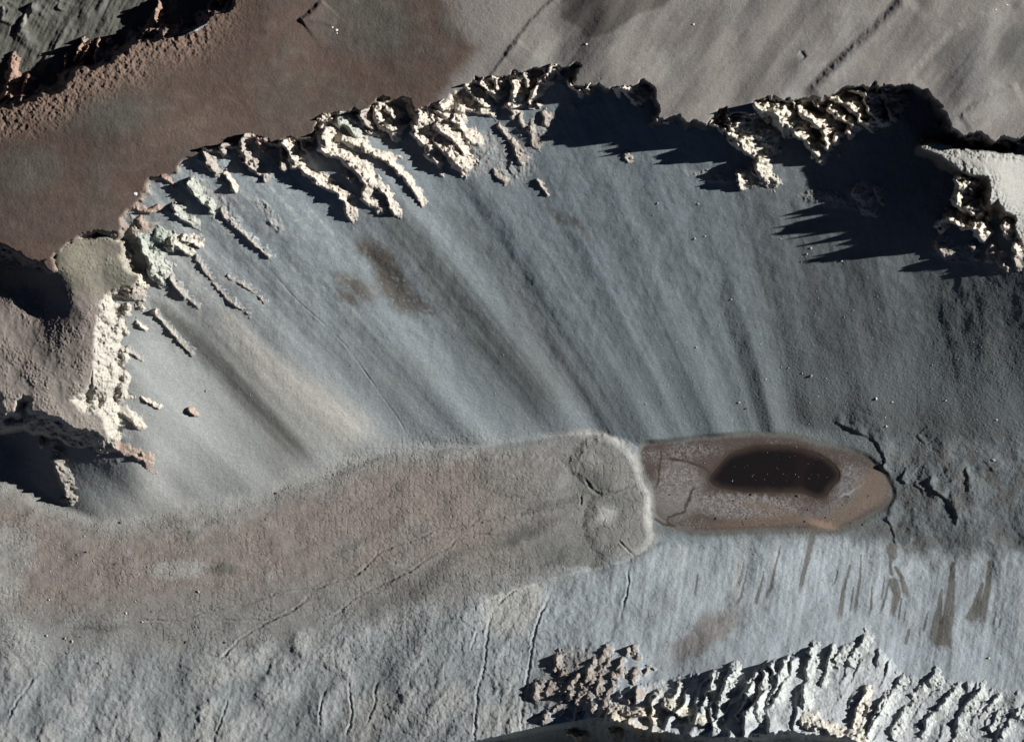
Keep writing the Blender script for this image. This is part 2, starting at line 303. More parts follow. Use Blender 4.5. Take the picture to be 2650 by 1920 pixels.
ce = np.interp(X, [1500, 1650, 1780, 1900, 1985, 2050, 2100, 2190, 2240, 2290, 2340, 2420, 2650], [1850, 1770, 1750, 1740, 1722, 1700, 1690, 1668, 1652, 1690, 1745, 1752, 1790]).astype(f32)
sc_m = (Y > 1500)*ss(-6, 12, Y-ce+14*n_fine+10*n_mid)*ss(1500, 1600, X)
def saw(per, sd_, lean, A_, m_):
    p = (X+lean*(Y-1750)+perlin(X/90, Y/90, sd_)*30+perlin(X/24, Y/24, sd_+1)*7+3*n_fine)/per
    fr = p-np.floor(p); k_ = _hash(np.floor(p).astype(np.int32), np.zeros(p.shape, np.int32), sd_)
    amp = .45+.9*((k_ & np.uint32(255)).astype(f32)/255)
    return A_*amp*np.where(fr < .12, fr/.12, (1-fr)/.88)**1.15*m_*np.clip(.6+1.3*perlin(X/60, Y/60, sd_+2), 0, 1.3)
T = T + saw(52, 201, .34, 33, sc_m*ss(2330, 2230, X)*ss(2120, 2020, X)) + saw(38, 211, .55, 10, sc_m*ss(2120, 2200, X)*np.clip(.5+1.6*n_big+.6*n_mid, 0, 1.2))
T = T + sc_m*(.6*n_grit+n_crag*3.5)
# southern crest: everything beyond it drops away
CREST = [(1080, 1945), (1242, 1913), (1400, 1880), (1545, 1856), (1600, 1864), (1660, 1885), (1760, 1900), (1900, 1908), (2040, 1888), (2080, 1897), (2160, 1902), (2250, 1925), (2420, 1945), (3000, 1960)]
w = (slice(np.searchsorted(ys, 1780), NY), slice(np.searchsorted(xs, 1000), NX))
dc, tc, sgc = pdist(CREST, X[w]+nx1[w]*.8, Y[w]+nx1[w]*ss(1450, 1600, X[w]))
beyond = np.where(sgc > 0, dc, 0)*ss(1150, 1260, X[w])
T[w] = T[w] - np.clip(10*beyond, 0, 190) - 2.4*np.clip(beyond, 0, 130)

# ---------------------------------------------------------------- rock: plateau edge, spur, bench
def cliff(P, d, k, warp, seed, lim=95):
    dd = d + warp*(perlin(X/46, Y/46, seed)*11+crags(X/26, Y/26, seed+1)*11+crag(X/9, Y/9, seed+2)*3)
    o = np.clip(dd, 0, None)
    h = P - k*o*(1+0.35*perlin(X/26, Y/26, seed+3)) - 14*np.clip(d-lim, 0, None)
    h = h + np.clip(o, 0, 14)/14*(n_crag*(9-4*ss(1330, 1600, X))-4)
    return h, dd
P_main = P_main + 30*ss(1400, 1600, X)
plat = P_main + 3*n_big + 0.5*n_mid
# relief on the plateau
def pline(pts, amp, dec, wd=7):
    pts = chaikin(pts, 2); w = window(pts, dec*5+20); x = X[w]; y = Y[w]
    d, t, sg = pdist(pts, x+nx1[w]*0.4, y+nx1[w]*0.3); s = d*sg; fade = ss(0, .1, t)*ss(1, .9, t)
    plat[w] += amp*fade*ss(-wd, wd, s)*np.exp(-np.clip(s, 0, None)/dec)
pline(D((1250, -60), (1100, 110), (940, 290), (700, 500), (400, 800))[::-1], 12, 60, 17)
pline(D((2150, -30), (1900, 130), (1650, 230), (1500, 380), (1300, 600), (1230, 690))[::-1], -7, 50, 14)
pline(Cc((460, -40), (240, 170), (0, 480))[::-1], 4, 25)
pline(B((2200, 330), (2000, 560), (1940, 660))[::-1], 3.5, 20)
pline(D((2150, 690), (1900, 800), (1650, 970))[::-1], 6, 40, 12)
pline(B((590, 10), (500, 110), (400, 185))[::-1], 9, 26)
pline(B((400, 185), (560, 190), (690, 240))[::-1], 3, 16)
pline(D((380, 430), (420, 490)), -5, 10)
ug = (X-0.72*(420-Y)); vg = (Y-0.72*X)
rr = ss(1150, 1500, X)
plat = plat + rr*(fbm(ug/130, vg/300, 2, 81)*9+fbm(ug/30, vg/200, 2, 83)*.7+0.35*n_fine+0.22*n_grit)
# rubble along the north-western rim
rub = ss(115, 10, -d_rim+20*n_mid)*ss(700, 480, X)*ss(420, 330, Y+0.35*X-120)
plat = plat + rub*(n_rdg*3.2+n_fine*2.6+n_grit*0.9+2*fbm((X+Y)/12, (Y-X)/60, 2, 85))
plat = plat + (1-rr)*(0.45*n_fine+0.33*n_grit+1.2*n_mid)
hC1, dd1 = cliff(plat, d_rim, 3.3+5.5*ss(1330, 1600, X), 1.0, 91)
spur = P_spur + 5*n_mid + 1.0*n_fine
spur = spur + 1.5*n_grit*ss(0.1, 0.5, n_mid+0.3)
ks = 2.2-1.05*ss(225, 250, X)*ss(1080, 1020, Y)*ss(770, 800, Y)
hC2, dd2 = cliff(spur, d_spur, ks, 0.7, 101, 110)
hC2 = hC2 - 8*np.clip(d_spur-48+14*n_mid, 0, None)*ss(1050, 1080, Y)
hC3, dd3 = cliff(P_ben+2*n_mid+0.6*n_grit, d_ben, 6.5, 0.5, 111, 75)
T = np.where(d_rim < -4, np.minimum(T, P_main-70), T); T = np.where(d_spur < -4, np.minimum(T, P_spur-40), T); T = np.where(d_ben < -4, np.minimum(T, P_ben-40), T)
def terrace(h, step, amt):
    q = h/step + 0.55*n_mid + 0.25*n_fine; fr = q-np.floor(q)
    return h + amt*step*(ss(0.35, 0.65, fr)-fr)
TB = T.copy()
H = T; ZN = np.zeros(X.shape, np.int8)        # 0 low ground
for h_, z_ in ((hC1, 1), (hC2, 2), (hC3, 3)):
    m = h_ > H; H = np.where(m, h_, H); ZN = np.where(m, z_, ZN)
ddn = np.where(ZN == 1, dd1, np.where(ZN == 2, dd2, dd3))
ROCK = ((ZN > 0)*ss(0.5, 6, ddn)).astype(f32)
ROCK = np.maximum(ROCK, (ZN == 3)*ss(-34, -8, d_ben+14*n_mid)*ss(0, -1, Y-430-.9*(X-2480))*0 + (ZN == 3)*ss(-30, -12, d_ben+16*n_mid)*.75).astype(f32)
Hr = terrace(H, 11.0, 0.75)
Hr = Hr + n_grit*.7 + n_crag*3.0 - 3.2*n_frac - 2.5*n_strat
H = H*(1-ROCK)+Hr*ROCK
# rough, half buried rock under the cliffs
def soft_blob(cx, cy, rx, ry, rot=0, edge=.35, warp=18):
    c, s = math.cos(rot), math.sin(rot)
    x = X-cx+warp*n_mid; y = Y-cy+warp*n_fine*.6+warp*.6*n_mid
    q = np.sqrt(((x*c+y*s)/rx)**2+((-x*s+y*c)/ry)**2)
    return ss(1+edge, 1-edge, q)
rough = 0
for b in ((2480, 655, 70, 26, .2), (2600, 680, 70, 26, 0), (2240, 505, 45, 22, 0), (2150, 520, 30, 20, 0), (1330, 420, 50, 55, .6), (1240, 400, 45, 60, .6), (1380, 350, 50, 25, .3), (1960, 470, 60, 18, 0), (1840, 460, 60, 14, .2), (1480, 1750, 60, 90, .5), (2150, 520, 90, 15, .2), (700, 560, 60, 14, .9), (560, 520, 90, 20, .8), (560, 560, 30, 10, .8)):
    rough = np.maximum(rough, soft_blob(*b)*(0.75 if b[1] < 600 or b[0] > 2400 else .45))
rough = rough*(ZN == 0)
H = H + rough*(np.clip(n_rdg, 0, 1)*7*ss(.0, .5, n_mid+.25)+np.clip(n_fine, 0, 1)*6+n_grit*.8)

# ---------------------------------------------------------------- polygon-cracked ground
pm = (ZN == 0) & (Y > 1000) & (X < 1720)
px_, py_ = X[pm], Y[pm]
v1 = voronoi_edge(px_+3*n_fine[pm], py_+3*n_mid[pm], 15.5, 3)
crk = ss(0.13, 0.0, v1)
v2 = voronoi_edge(px_+5*n_mid[pm], py_+6*n_fine[pm], 24, 9)
crk2 = ss(0.10, 0.0, v2)
lobe_end = ss(1430, 1520, px_)
cm = ss(20, -35, d_lobe[pm])*np.clip(0.55+1.1*fbm(px_/80, py_/80, 2, 121), 0, 1)
cm = np.maximum(cm, 0.8*ss(60, 10, d_lobe[pm])*ss(760, 900, px_)*ss(1450, 1200, px_))
slope_c = ss(1600, 1680, py_+0.15*px_)*ss(850, 1100, px_)*ss(1480, 1380, px_)
cr = np.zeros(X.shape, f32); cr[pm] = np.clip(crk*cm*(1-lobe_end)+crk2*lobe_end*ss(5, -10, d_lobe[pm])*0.8+0.8*crk2*slope_c, 0, 1)
H = H - cr*1.5
lowm = (ZN == 0)*(1-mf)
H = H + (ZN == 0)*ss(130, 15, np.minimum(d_rim, d_spur))*(X < 1500)*(np.clip(n_crag+.1, 0, 1)*4+np.clip(n_grit, 0, 1)*.9)*ss(-.2, .3, n_mid)
H = H + lowm*(n_grit*0.30+n_fine*0.55*ss(1000, 1100, Y)+n_grit*.22*ss(1700, 2100, X)*ss(700, 950, Y)*ss(1500, 1200, Y))
# ---------------------------------------------------------------- surface colour (ground materials, with some light and shade painted in)
def col(r, g, b): return np.array([r, g, b], f32)
K = 1.0
c_talus = col(.160, .188, .206); c_light = col(.30, .335, .352); c_dark = col(.098, .108, .108)
COL = np.broadcast_to(c_talus, X.shape+(3,)).copy()
def mix(c, m):
    global COL
    m = np.clip(m, 0, 1)[..., None]; COL = COL*(1-m)+np.asarray(c, f32)*m
def band(pts, w0, w1, c, a, soft=.9):
    wmax = max(w0, w1)*2.2+10; w = window(pts, wmax); d, t, _ = pdist(pts, X[w]+nx1[w]*.6, Y[w]+nx1[w]*.4)
    ww = w0+(w1-w0)*t; m = a*ss(1+soft, 1-soft, d/ww)*ss(0, .1, t)*ss(1, .82, t)
    m = np.clip(m*(1+.5*st_fine[w]), 0, 1)[..., None]
    COL[w] = COL[w]*(1-m)+np.asarray(c, f32)*m
# north slope
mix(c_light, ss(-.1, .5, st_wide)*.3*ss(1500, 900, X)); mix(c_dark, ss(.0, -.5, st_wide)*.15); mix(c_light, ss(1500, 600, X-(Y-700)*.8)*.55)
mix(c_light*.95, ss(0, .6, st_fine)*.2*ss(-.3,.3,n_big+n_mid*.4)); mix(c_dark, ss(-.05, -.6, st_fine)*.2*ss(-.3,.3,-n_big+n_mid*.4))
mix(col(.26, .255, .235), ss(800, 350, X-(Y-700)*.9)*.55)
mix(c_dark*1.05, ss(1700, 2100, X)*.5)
band(E((1200, 900), (1500, 1150)) + [(600, 960), (700, 1080), (770, 1170), (830, 1225)], 8, 62, (.115, .118, .108), .85)
band([(560, 800), (700, 960), (830, 1050), (900, 1110), (960, 1180)], 22, 55, (.42, .41, .375), .85)
band([(470, 760), (600, 930), (760, 1100), (860, 1190)], 6, 18, (.3, .3, .285), .6)
band([(960, 480), (1060, 620), (1200, 790), (1330, 930), (1440, 1060), (1480, 1120)], 26, 80, (.108, .118, .112), .75)
band([(1150, 520), (1250, 660), (1360, 800), (1440, 940)], 20, 30, (.112, .124, .120), .5)
band([(1040, 640), (1120, 760), (1200, 880)], 5, 16, (.24, .25, .25), .6)
band([(1290, 650), (1400, 850), (1500, 1000), (1600, 1100)], 18, 50, (.20, .215, .225), .55)
band([(860, 820), (1000, 960), (1120, 1050)], 40, 70, (.21, .225, .225), .5)
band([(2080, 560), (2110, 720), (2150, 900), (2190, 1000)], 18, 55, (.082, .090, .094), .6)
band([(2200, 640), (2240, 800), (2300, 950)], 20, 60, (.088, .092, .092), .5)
band([(2420, 700), (2500, 800), (2570, 900), (2620, 960)], 14, 50, (.165, .185, .178), .6)
band([(2000, 1050), (2200, 1080), (2450, 1100), (2650, 1090)], 30, 40, (.10, .108, .106), .5)
for cx, cy, rx, ry, a in ((985, 665, 60, 30, .8), (1010, 720, 50, 40, .9), (930, 745, 50, 22, .7), (1040, 770, 60, 32, .75), (890, 730, 40, 14, .5), (960, 655, 26, 12, .7), (1090, 790, 40, 14, .6), (1440, 562, 26, 10, .6), (1490, 578, 26, 9, .7), (1520, 610, 26, 10, .3), (900, 770, 30, 12, .7)):
    mix((.100, .092, .082), soft_blob(cx, cy, rx, ry, .7, .5, 24)*min(1, a*1.25)*ss(-.5, .0, n_fine+.3*n_mid+.1))
gm = ss(1000, 520, Y)*ss(1150, 700, X)
mix((.40, .395, .37), gm*ss(.0, .55, st_fine*.6+n_fine*.5+.5*n_mid)*.65); mix((.13, .155, .17), gm*ss(.1, .6, -n_mid-.4*st_fine)*.35)
mix((.38, .385, .37), soft_blob(380, 1250, 60, 80, .3, .6)*.6); mix((.24, .26, .27), soft_blob(250, 1240, 80, 80, 0, .6)*.5)  # sunlight painted on the small scree cone: bright east flank, dimmer west half
# gravel flat and debris lobe
lw_ = ss(1540, 1660, Y+.15*X-60)
lobe_m = ss(8+60*lw_, -28-45*lw_, d_lobe+(14+22*lw_)*n_mid)
brown = col(.200, .174, .160); grey = col(.182, .180, .172)
mix(grey, lobe_m); mix(brown, lobe_m*ss(1500, 1150, X)*ss(-10, -70, d_lobe+40*n_big)*ss(.35, -.15, n_big-.25)*ss(1660, 1540, Y+.0*X+.12*X))
mix(col(.27, .262, .245), ss(-85, -5, d_lobe+26*n_mid)*ss(60, 0, d_lobe+20*n_mid)*ss(1500, 1100, X)*(.35+.5*n_fine+.3*n_mid)*ss(1550, 1450, Y))
mix(col(.37, .352, .32), ss(-20, -2, d_lobe+7*n_mid)*ss(9, 0, d_lobe+4*n_mid)*ss(1330, 1560, X)*(.5+.6*n_fine+.5*n_mid))  # lobe's east-facing margin painted paler to strengthen its sunlit rim
mix(col(.27, .28, .275), ss(.3, .6, n_mid+.35*n_big)*lobe_m*.5)
for b in ((30, 1420, 60, 60, 0), (10, 1520, 50, 50, 0), (460, 1475, 80, 26, 0)): mix((.28, .285, .275), soft_blob(*b)*.7)
for b in ((570, 1475, 50, 14, 0), (1390, 1370, 70, 22, -.4), (1340, 1400, 60, 14, -.5), (1420, 1310, 80, 12, -.25), (1320, 1390, 60, 20, -.5), (1050, 1540, 130, 26, -.5), (1160, 1450, 90, 14, -.45), (260, 1625, 70, 9, 0), (1530, 1260, 40, 34, 0), (1480, 1440, 80, 30, 0)):
    mix((.098, .100, .095), soft_blob(*b)*.6)
mix((.34, .345, .33), soft_blob(1575, 1330, 22, 30, .1)*.7); mix((.25, .25, .235), soft_blob(1545, 1205, 40, 18, .1)*.5)
for p_ in (F3((620, 940), (640, 820), (690, 710), (745, 640)), F3((680, 960), (740, 1050), (790, 1075), (900, 1060), (1150, 985))): band(p_, 4, 3, (.10, .10, .094), .6)
mix((.125, .128, .118), soft_blob(1540, 1250, 75, 60, .3, .6)*.5); mix((.12, .125, .12), soft_blob(1600, 1290, 60, 22, 0, .5)*.5); mix((.125, .13, .125), soft_blob(1470, 1420, 130, 45, -.2, .6)*.5)
band(G3((1370, -10), (1250, 60), (1100, 150), (1000, 215), (850, 250), (640, 285), (400, 335)), 4, 6, (.10, .10, .092), .8)
# south side
sm = ss(-14, 26, south-np.maximum(floor, north)+22*n_mid+6*n_fine)*(Y > 1250)
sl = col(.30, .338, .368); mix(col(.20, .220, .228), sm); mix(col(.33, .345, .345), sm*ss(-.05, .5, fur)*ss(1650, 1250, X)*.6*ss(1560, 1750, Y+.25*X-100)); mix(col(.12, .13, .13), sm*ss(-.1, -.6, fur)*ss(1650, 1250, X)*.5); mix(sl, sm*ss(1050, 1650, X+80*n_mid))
mix(col(.36, .355, .33), sm*ss(0, .5, n_big+.3*n_mid)*ss(1500, 1300, X)*.5)
mix(col(.36, .352, .32), soft_blob(1330, 1560, 75, 90, .5)*.6*(sm > .3)); mix(col(.34, .34, .31), soft_blob(950, 1860, 80, 50, -.8)*.5)
mix((.165, .15, .137), soft_blob(1830, 1640, 110, 38, -.65, .4, 24)*.8*(sm > .3)); mix((.16, .146, .135), soft_blob(1490, 1760, 110, 70, -.3, .5)*.6*(sm > .3))
mix((.30, .305, .295), sm*ss(1450, 1600, X)*ss(.05, .5, sst)*.4); mix((.135, .145, .148), sm*ss(1450, 1600, X)*ss(-.05, -.5, sst)*.35)
mix((.35, .37, .378), sc_m*.85)
mix((.105, .105, .098), ss(1400, 1370, Y+5*n_fine)*ss(1640, 1720, X)*ss(2420, 2330, X)*ss(1340, 1370, Y)*.6)
# damp streaks on the south slope: width and course as surveyed
def stain(pts, w0, w1, a=.9, c=(.115, .112, .103)):
    w = window(pts, max(w0, w1)*2+8); d, t, _ = pdist(pts, X[w]+n_fine[w]*2.2, Y[w]+nx1[w]*.1)
    ww = w0+(w1-w0)*t; m = a*ss(1.25, .8, d/ww)*ss(1, .78, t+.12*n_fine[w])*ss(-.9, -.1, n_fine[w]*1.5+(1-t)*1.2)
    m = m[..., None]; COL[w] = COL[w]*(1-m)+np.asarray(c, f32)*m
for p, a_, b_ in ((G4((500, -90), (440, 180), (400, 330), (375, 470)), 8, 4.5), (G4((230, 40), (175, 250), (150, 380), (90, 520)), 1.5, 6), (G4((90, 260), (60, 370), (10, 520)), 1, 4), (G4((795, 205), (770, 300), (740, 420), (700, 700)), 3, 7.5), (G4((888, 120), (880, 300), (850, 480), (830, 650)), 1.5, 5.5), (G4((975, 380), (965, 600)), 2, 3.5),
              (G4((1080, 300), (1060, 440), (1040, 500)), 2, 3), (G4((1120, 320), (1090, 450), (1040, 600)), 2, 4), (G4((1130, 170), (1130, 260), (1160, 300)), 4, 4), (G4((1170, 220), (1220, 300), (1260, 470)), 4, 9), (G4((1150, 340), (1180, 440), (1130, 640)), 12, 6), (G4((1215, 470), (1190, 660)), 2, 3.5), (G4((1250, 580), (1230, 680)), 1.5, 2), (G4((1275, 730), (1245, 860)), 4, 4), (G4((1435, 570), (1390, 760)), 1.5, 4),
              (G4((1640, 190), (1625, 400), (1600, 600), (1540, 900)), 6, 20), (G4((1545, 400), (1530, 520), (1510, 650), (1470, 880)), 3, 18), (G4((1580, 650), (1540, 900)), 12, 26), (G4((1935, 180), (1930, 360), (1890, 520), (1840, 720)), 5, 14), (G4((1880, 350), (1830, 520), (1750, 700)), 4, 16), (G4((1990, 580), (1960, 700)), 1.5, 3), (G4((2025, 640), (2010, 720)), 2, 3), (G4((825, 380), (790, 600)), 1.5, 3), (G4((700, 240), (660, 380)), 1.5, 3), (G4((1140, 60), (1150, 170)), 14, 9),
              (G3((1985, 150), (1960, 290), (1920, 400)), 1, 6), (G3((2005, 250), (1960, 450), (1900, 560)), 1, 5), (G3((2145, 250), (2110, 420), (2060, 560)), 1.2, 5), (G3((1600, 280), (1580, 480)), 2, 3)):
    stain(p, a_, b_)
# dry bed of the pond: bands of clay, salt crust and rust-coloured silt
fl = ss(6, -12, d_flat+4*n_fine+9*n_mid)
mix((.082, .066, .060), fl)
mix((.115, .112, .10), ss(14, 2, d_flat)*ss(-10, 2, d_flat)*.7)
saltn = ss(-.15, .35, n_grit*.5+n_fine*.7+.1)
mix((.215, .20, .198), fl*soft_blob(1755, 1255, 62, 62, 0, .3)*(.35+.6*saltn)); mix((.225, .21, .208), fl*soft_blob(1930, 1310, 150, 34, .05, .3)*(.25+.7*saltn)); mix((.20, .188, .185), fl*soft_blob(1760, 1175, 95, 20, -.1, .5)*(.75*saltn)); mix((.19, .178, .172), fl*soft_blob(1750, 1310, 55, 40, 0, .4)*.6)
mix((.20, .205, .215), fl*soft_blob(2200, 1255, 36, 50, .6, .5)*(.2+.7*saltn)); mix((.19, .185, .19), fl*soft_blob(2130, 1325, 70, 14, -.3, .5)*.7*(.3+.6*saltn))
band(F4((700, 1100), (800, 1060), (870, 1020), (940, 950)), 2.5, 2.5, (.34, .345, .36), .7)
rust = col(.170, .135, .110)
mix(rust, fl*soft_blob(2262, 1262, 44, 54, .75, .4, 10)*.8); mix(rust*1.02, fl*soft_blob(2190, 1330, 100, 22, -.45, .4, 10)*.75); mix((.145, .108, .085), fl*soft_blob(2000, 1350, 160, 13, -.05, .5, 12)*.75); mix((.16, .118, .09), fl*soft_blob(1990, 1318, 70, 12, .2, .5)*.6); mix(col(.27, .195, .15), fl*soft_blob(2130, 1357, 42, 10, .3, .5)*.8)
mix((.115, .10, .085), fl*ss(.05, .6, n_fine*.7+n_grit*.4)*.55*ss(2000, 2080, X)); mix((.26, .245, .23), fl*ss(.3, .8, n_grit*.6+n_mid)*.4)
mix((.085, .062, .05), ss(9, 1, d_pond+3*n_fine)*(d_pond > -4)*.8*ss(1290, 1240, Y+8*n_mid))
mix((.048, .036, .030), ss(15, 0, d_pond+7*n_fine+5*n_mid)*.8); mix((.03, .023, .02), ss(3, -2, d_pond))
for p in (F3((1300, 700), (1290, 860), (1280, 980), (1240, 1040)), F3((1580, 990), (1530, 1120), (1490, 1220), (1360, 1260), (1360, 1310), (1450, 1360)), F3((1235, 1260), (1320, 1320), (1440, 1340)), F3((1350, 780), (1500, 800), (1640, 850), (1720, 900))): band(p, 3.4, 3.0, (.055, .044, .038), 1.0, .5)
# hummocky ground east
mix((.12, .118, .108), hm*ss(-.2, .4, fbm(X/45, Y/60, 2, 141))*.6)
# cracks coloured darker than the ground between them
mix((.08, .076, .07), cr*.5)
# plateau
pl = (ZN == 1)
pb = col(.102, .073, .061); pg = col(.090, .083, .071); beige = col(.225, .208, .194)
br_edge = X-np.interp(Y, [0, 70, 130, 190, 250, 300], [1150, 1175, 1235, 1185, 1140, 1090]).astype(f32)+22*n_mid
Mp = np.broadcast_to(pb, X.shape+(3,)).copy()
def mixp(c, m):
    global Mp
    m = np.clip(m, 0, 1)[..., None]; Mp = Mp*(1-m)+np.asarray(c, f32)*m
mixp(pg, ss(-.1, .35, n_big+.2*n_mid)*.7); mixp((.112, .084, .072), soft_blob(700, 330, 320, 40, -.1)*.6); mixp((.105, .078, .068), soft_blob(370, 360, 40, 55, .5)*.5); mixp((.115, .118, .098), soft_blob(300, 300, 70, 50, 0)*.6); mixp((.115, .118, .100), soft_blob(80, 440, 90, 60, 0)*.6); mixp((.10, .076, .068), soft_blob(60, 560, 160, 50, .2)*.6)
mixp((.235, .165, .128), rub*.8); mixp((.10, .105, .094), soft_blob(930, 60, 120, 90, .3)*.5)
mot = fbm(X/45+.5*n_mid, Y/30, 3, 151)
mixp((.082, .064, .056), ss(.0, .5, mot)*.55); mixp((.125, .105, .09), ss(.05, .5, -mot)*.5)
mixp(beige, ss(-30, 40, br_edge)); mixp((.23, .235, .232), rr*ss(-.1, .4, n_big-.1)*.7); mixp((.32, .30, .278), rr*ss(.0, .45, n_big*.6+.5*fbm(ug/60, vg/120, 3, 161))*.7); mixp((.155, .148, .138), rr*ss(.1, .5, fbm(ug/40+5, vg/90, 3, 165)-.2*n_big)*.5); mixp((.22, .204, .190), rr*ss(.0, .5, -n_mid-.2*n_big)*.5)
mixp((.33, .31, .285), rr*soft_blob(1690, 180, 55, 45, -.8)*.7); mixp((.30, .285, .26), soft_blob(1420, 120, 30, 50, 0)*.5)
mixp((.112, .101, .090), ss(7, -7, sdf(Cc((470, -100), (480, 150), (650, 250), (650, 320), (900, 290), (1100, 130), (1250, 80), (1400, 0), (1420, -100)), 40)+9*n_mid)*.85)
mixp((.125, .13, .12), soft_blob(2640, 140, 75, 70, 0, .6)*.75); mixp((.155, .158, .148), soft_blob(2480, 130, 90, 22, -.7)*.45); mixp((.16, .15, .138), soft_blob(2130, 200, 80, 12, -.85)*.6)
mixp((.10, .105, .09), soft_blob(1160, 70, 14, 60, -.5)*.5)
COL = np.where(pl[..., None], Mp, COL)
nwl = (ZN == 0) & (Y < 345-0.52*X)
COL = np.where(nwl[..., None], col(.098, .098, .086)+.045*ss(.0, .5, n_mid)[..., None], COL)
band(A((40, 0), (10, 120), (0, 200)), 14, 12, (.30, .30, .26), .8); band(A((260, 80), (220, 150), (190, 240)), 8, 6, (.3, .29, .25), .7); band(A((480, 0), (460, 90)), 12, 6, (.2, .2, .17), .5)
# spur and its pale wall
sp = (ZN == 2)
Sp = np.broadcast_to(col(.225, .195, .175), X.shape+(3,)).copy()
def mixs(c, m):
    global Sp
    m = np.clip(m, 0, 1)[..., None]; Sp = Sp*(1-m)+np.asarray(c, f32)*m
mixs((.17, .16, .125), ss(790, 740, Y)*.9); mixs((.3, .33, .30), ss(.05, .5, n_mid)*ss(230, 260, X)*.6); mixs((.17, .155, .148), ss(.1, -.4, n_mid)*.4); mixs((.33, .30, .265), ss(900, 1000, Y)*.6)
COL = np.where(sp[..., None], Sp, COL)
COL = np.where((ZN == 3)[..., None], col(.30, .30, .28), COL)
# bare rock colour
rk = np.broadcast_to(col(.47, .425, .37), X.shape+(3,)).copy()
def mixr(c, m):
    global rk
    m = np.clip(m, 0, 1)[..., None]; rk = rk*(1-m)+np.asarray(c, f32)*m
mixr((.42, .31, .245), ss(-.1, .45, n_fine+.3*n_mid)*.45); mixr((.40, .42, .40), ss(.0, .5, n_mid)*.45)
mixr((.36, .35, .31), ss(420, 330, X)*ss(760, 800, Y)*.8); mixr((.30, .20, .155), ss(600, 350, Y+.55*X)*.85); mixr((.36, .27, .21), ss(700, 900, X)*0)
mixr((.36, .40, .385), (Y > 1500)*ss(1650, 1800, X)*.85); mixr((.31, .25, .215), (Y > 1500)*ss(1800, 1650, X)*.7)
mixr((.30, .34, .30), soft_blob(430, 610, 80, 50, .3)*.7); mixr((.185, .155, .130), ss(620, 470, X)*(ZN == 1)*.85); mixr((.27, .25, .21), ss(380, 330, X)*(ZN == 2)*(Y < 760)*.8)
Rm = np.maximum(ROCK*ss(-1, 5, ddn), rough*.35)[..., None]
wall_shade = (ss(1250, 1400, X)*(ZN == 1)+ss(-10, 4, d_ben)*(ZN == 3)*.85)[..., None]      # shade painted into the eastern walls: rock colour darkened to deepen their shadow
COL = COL*(1-Rm)+(rk*(1-wall_shade)+col(.115, .098, .088)*wall_shade)*Rm
# fine natural variation of the stones
var = 1+.10*n_fine+.07*np.clip(n_grit, -1.5, 1.5)+RNG.normal(0, .045, X.shape).astype(f32)
COL = np.clip(COL*var[..., None], .01, .8).astype(f32)
rkc = np.clip(rk*var[..., None], .01, .8).astype(f32)

# ---------------------------------------------------------------- materials
def nodes(name, rough_=.95, spec=.15):
    m = bpy.data.materials.new(name); m.use_nodes = True; nt = m.node_tree
    b = nt.nodes['Principled BSDF']; b.inputs['Roughness'].default_value = rough_
    b.inputs['Specular IOR Level'].default_value = spec
    return m, nt, b
def ground_material(name, sc, bump):
    m, nt, b = nodes(name)
    at = nt.nodes.new('ShaderNodeAttribute'); at.attribute_name = 'surface'
    tc = nt.nodes.new('ShaderNodeTexCoord')
    no = nt.nodes.new('ShaderNodeTexNoise'); no.inputs['Scale'].default_value = sc; no.inputs['Detail'].default_value = 4
    nt.links.new(tc.outputs['Object'], no.inputs['Vector'])
    mr = nt.nodes.new('ShaderNodeMapRange'); mr.inputs[1].default_value = .3; mr.inputs[2].default_value = .7; mr.inputs[3].default_value = .86; mr.inputs[4].default_value = 1.14
    nt.links.new(no.outputs[0], mr.inputs[0])
    mx = nt.nodes.new('ShaderNodeVectorMath'); mx.operation = 'SCALE'
    nt.links.new(at.outputs['Color'], mx.inputs[0]); nt.links.new(mr.outputs[0], mx.inputs['Scale'])
    nt.links.new(mx.outputs[0], b.inputs['Base Color'])
    bp = nt.nodes.new('ShaderNodeBump'); bp.inputs['Distance'].default_value = bump; bp.inputs['Strength'].default_value = .6
    nt.links.new(no.outputs[0], bp.inputs['Height']); nt.links.new(bp.outputs[0], b.inputs['Normal'])
    return m
M_ground = ground_material('debris_ground', .35, .9)
M_rock = ground_material('weathered_rock', .22, 2.5)
def flat_material(name, c, rough_=.9, var_=.25, sc=.5):
    m, nt, b = nodes(name, rough_)
    tc = nt.nodes.new('ShaderNodeTexCoord'); no = nt.nodes.new('ShaderNodeTexNoise'); no.inputs['Scale'].default_value = sc; no.inputs['Detail'].default_value = 3
    cr_ = nt.nodes.new('ShaderNodeValToRGB'); nt.links.new(tc.outputs['Object'], no.inputs['Vector']); nt.links.new(no.outputs[0], cr_.inputs[0])
    cr_.color_ramp.elements[0].position = .3; cr_.color_ramp.elements[1].position = .7
    cr_.color_ramp.elements[0].color = tuple(v*(1-var_) for v in c)+(1,); cr_.color_ramp.elements[1].color = tuple(min(v*(1+var_), .9) for v in c)+(1,)
    nt.links.new(cr_.outputs[0], b.inputs['Base Color'])
    return m
M_b_grey = flat_material('grey_boulder_stone', (.27, .275, .275)); M_b_pale = flat_material('pale_boulder_stone', (.46, .42, .36)); M_b_dark = flat_material('dark_dolerite_stone', (.09, .075, .065)); M_salt = flat_material('salt_crusted_stone', (.24, .24, .26))
M_snow = flat_material('old_snow', (.82, .84, .86), .6, .05)
mw, nt, b = nodes('brine', .12, .5)
at_ = nt.nodes.new('ShaderNodeAttribute'); at_.attribute_name = 'surface'; nt.links.new(at_.outputs['Color'], b.inputs['Base Color'])
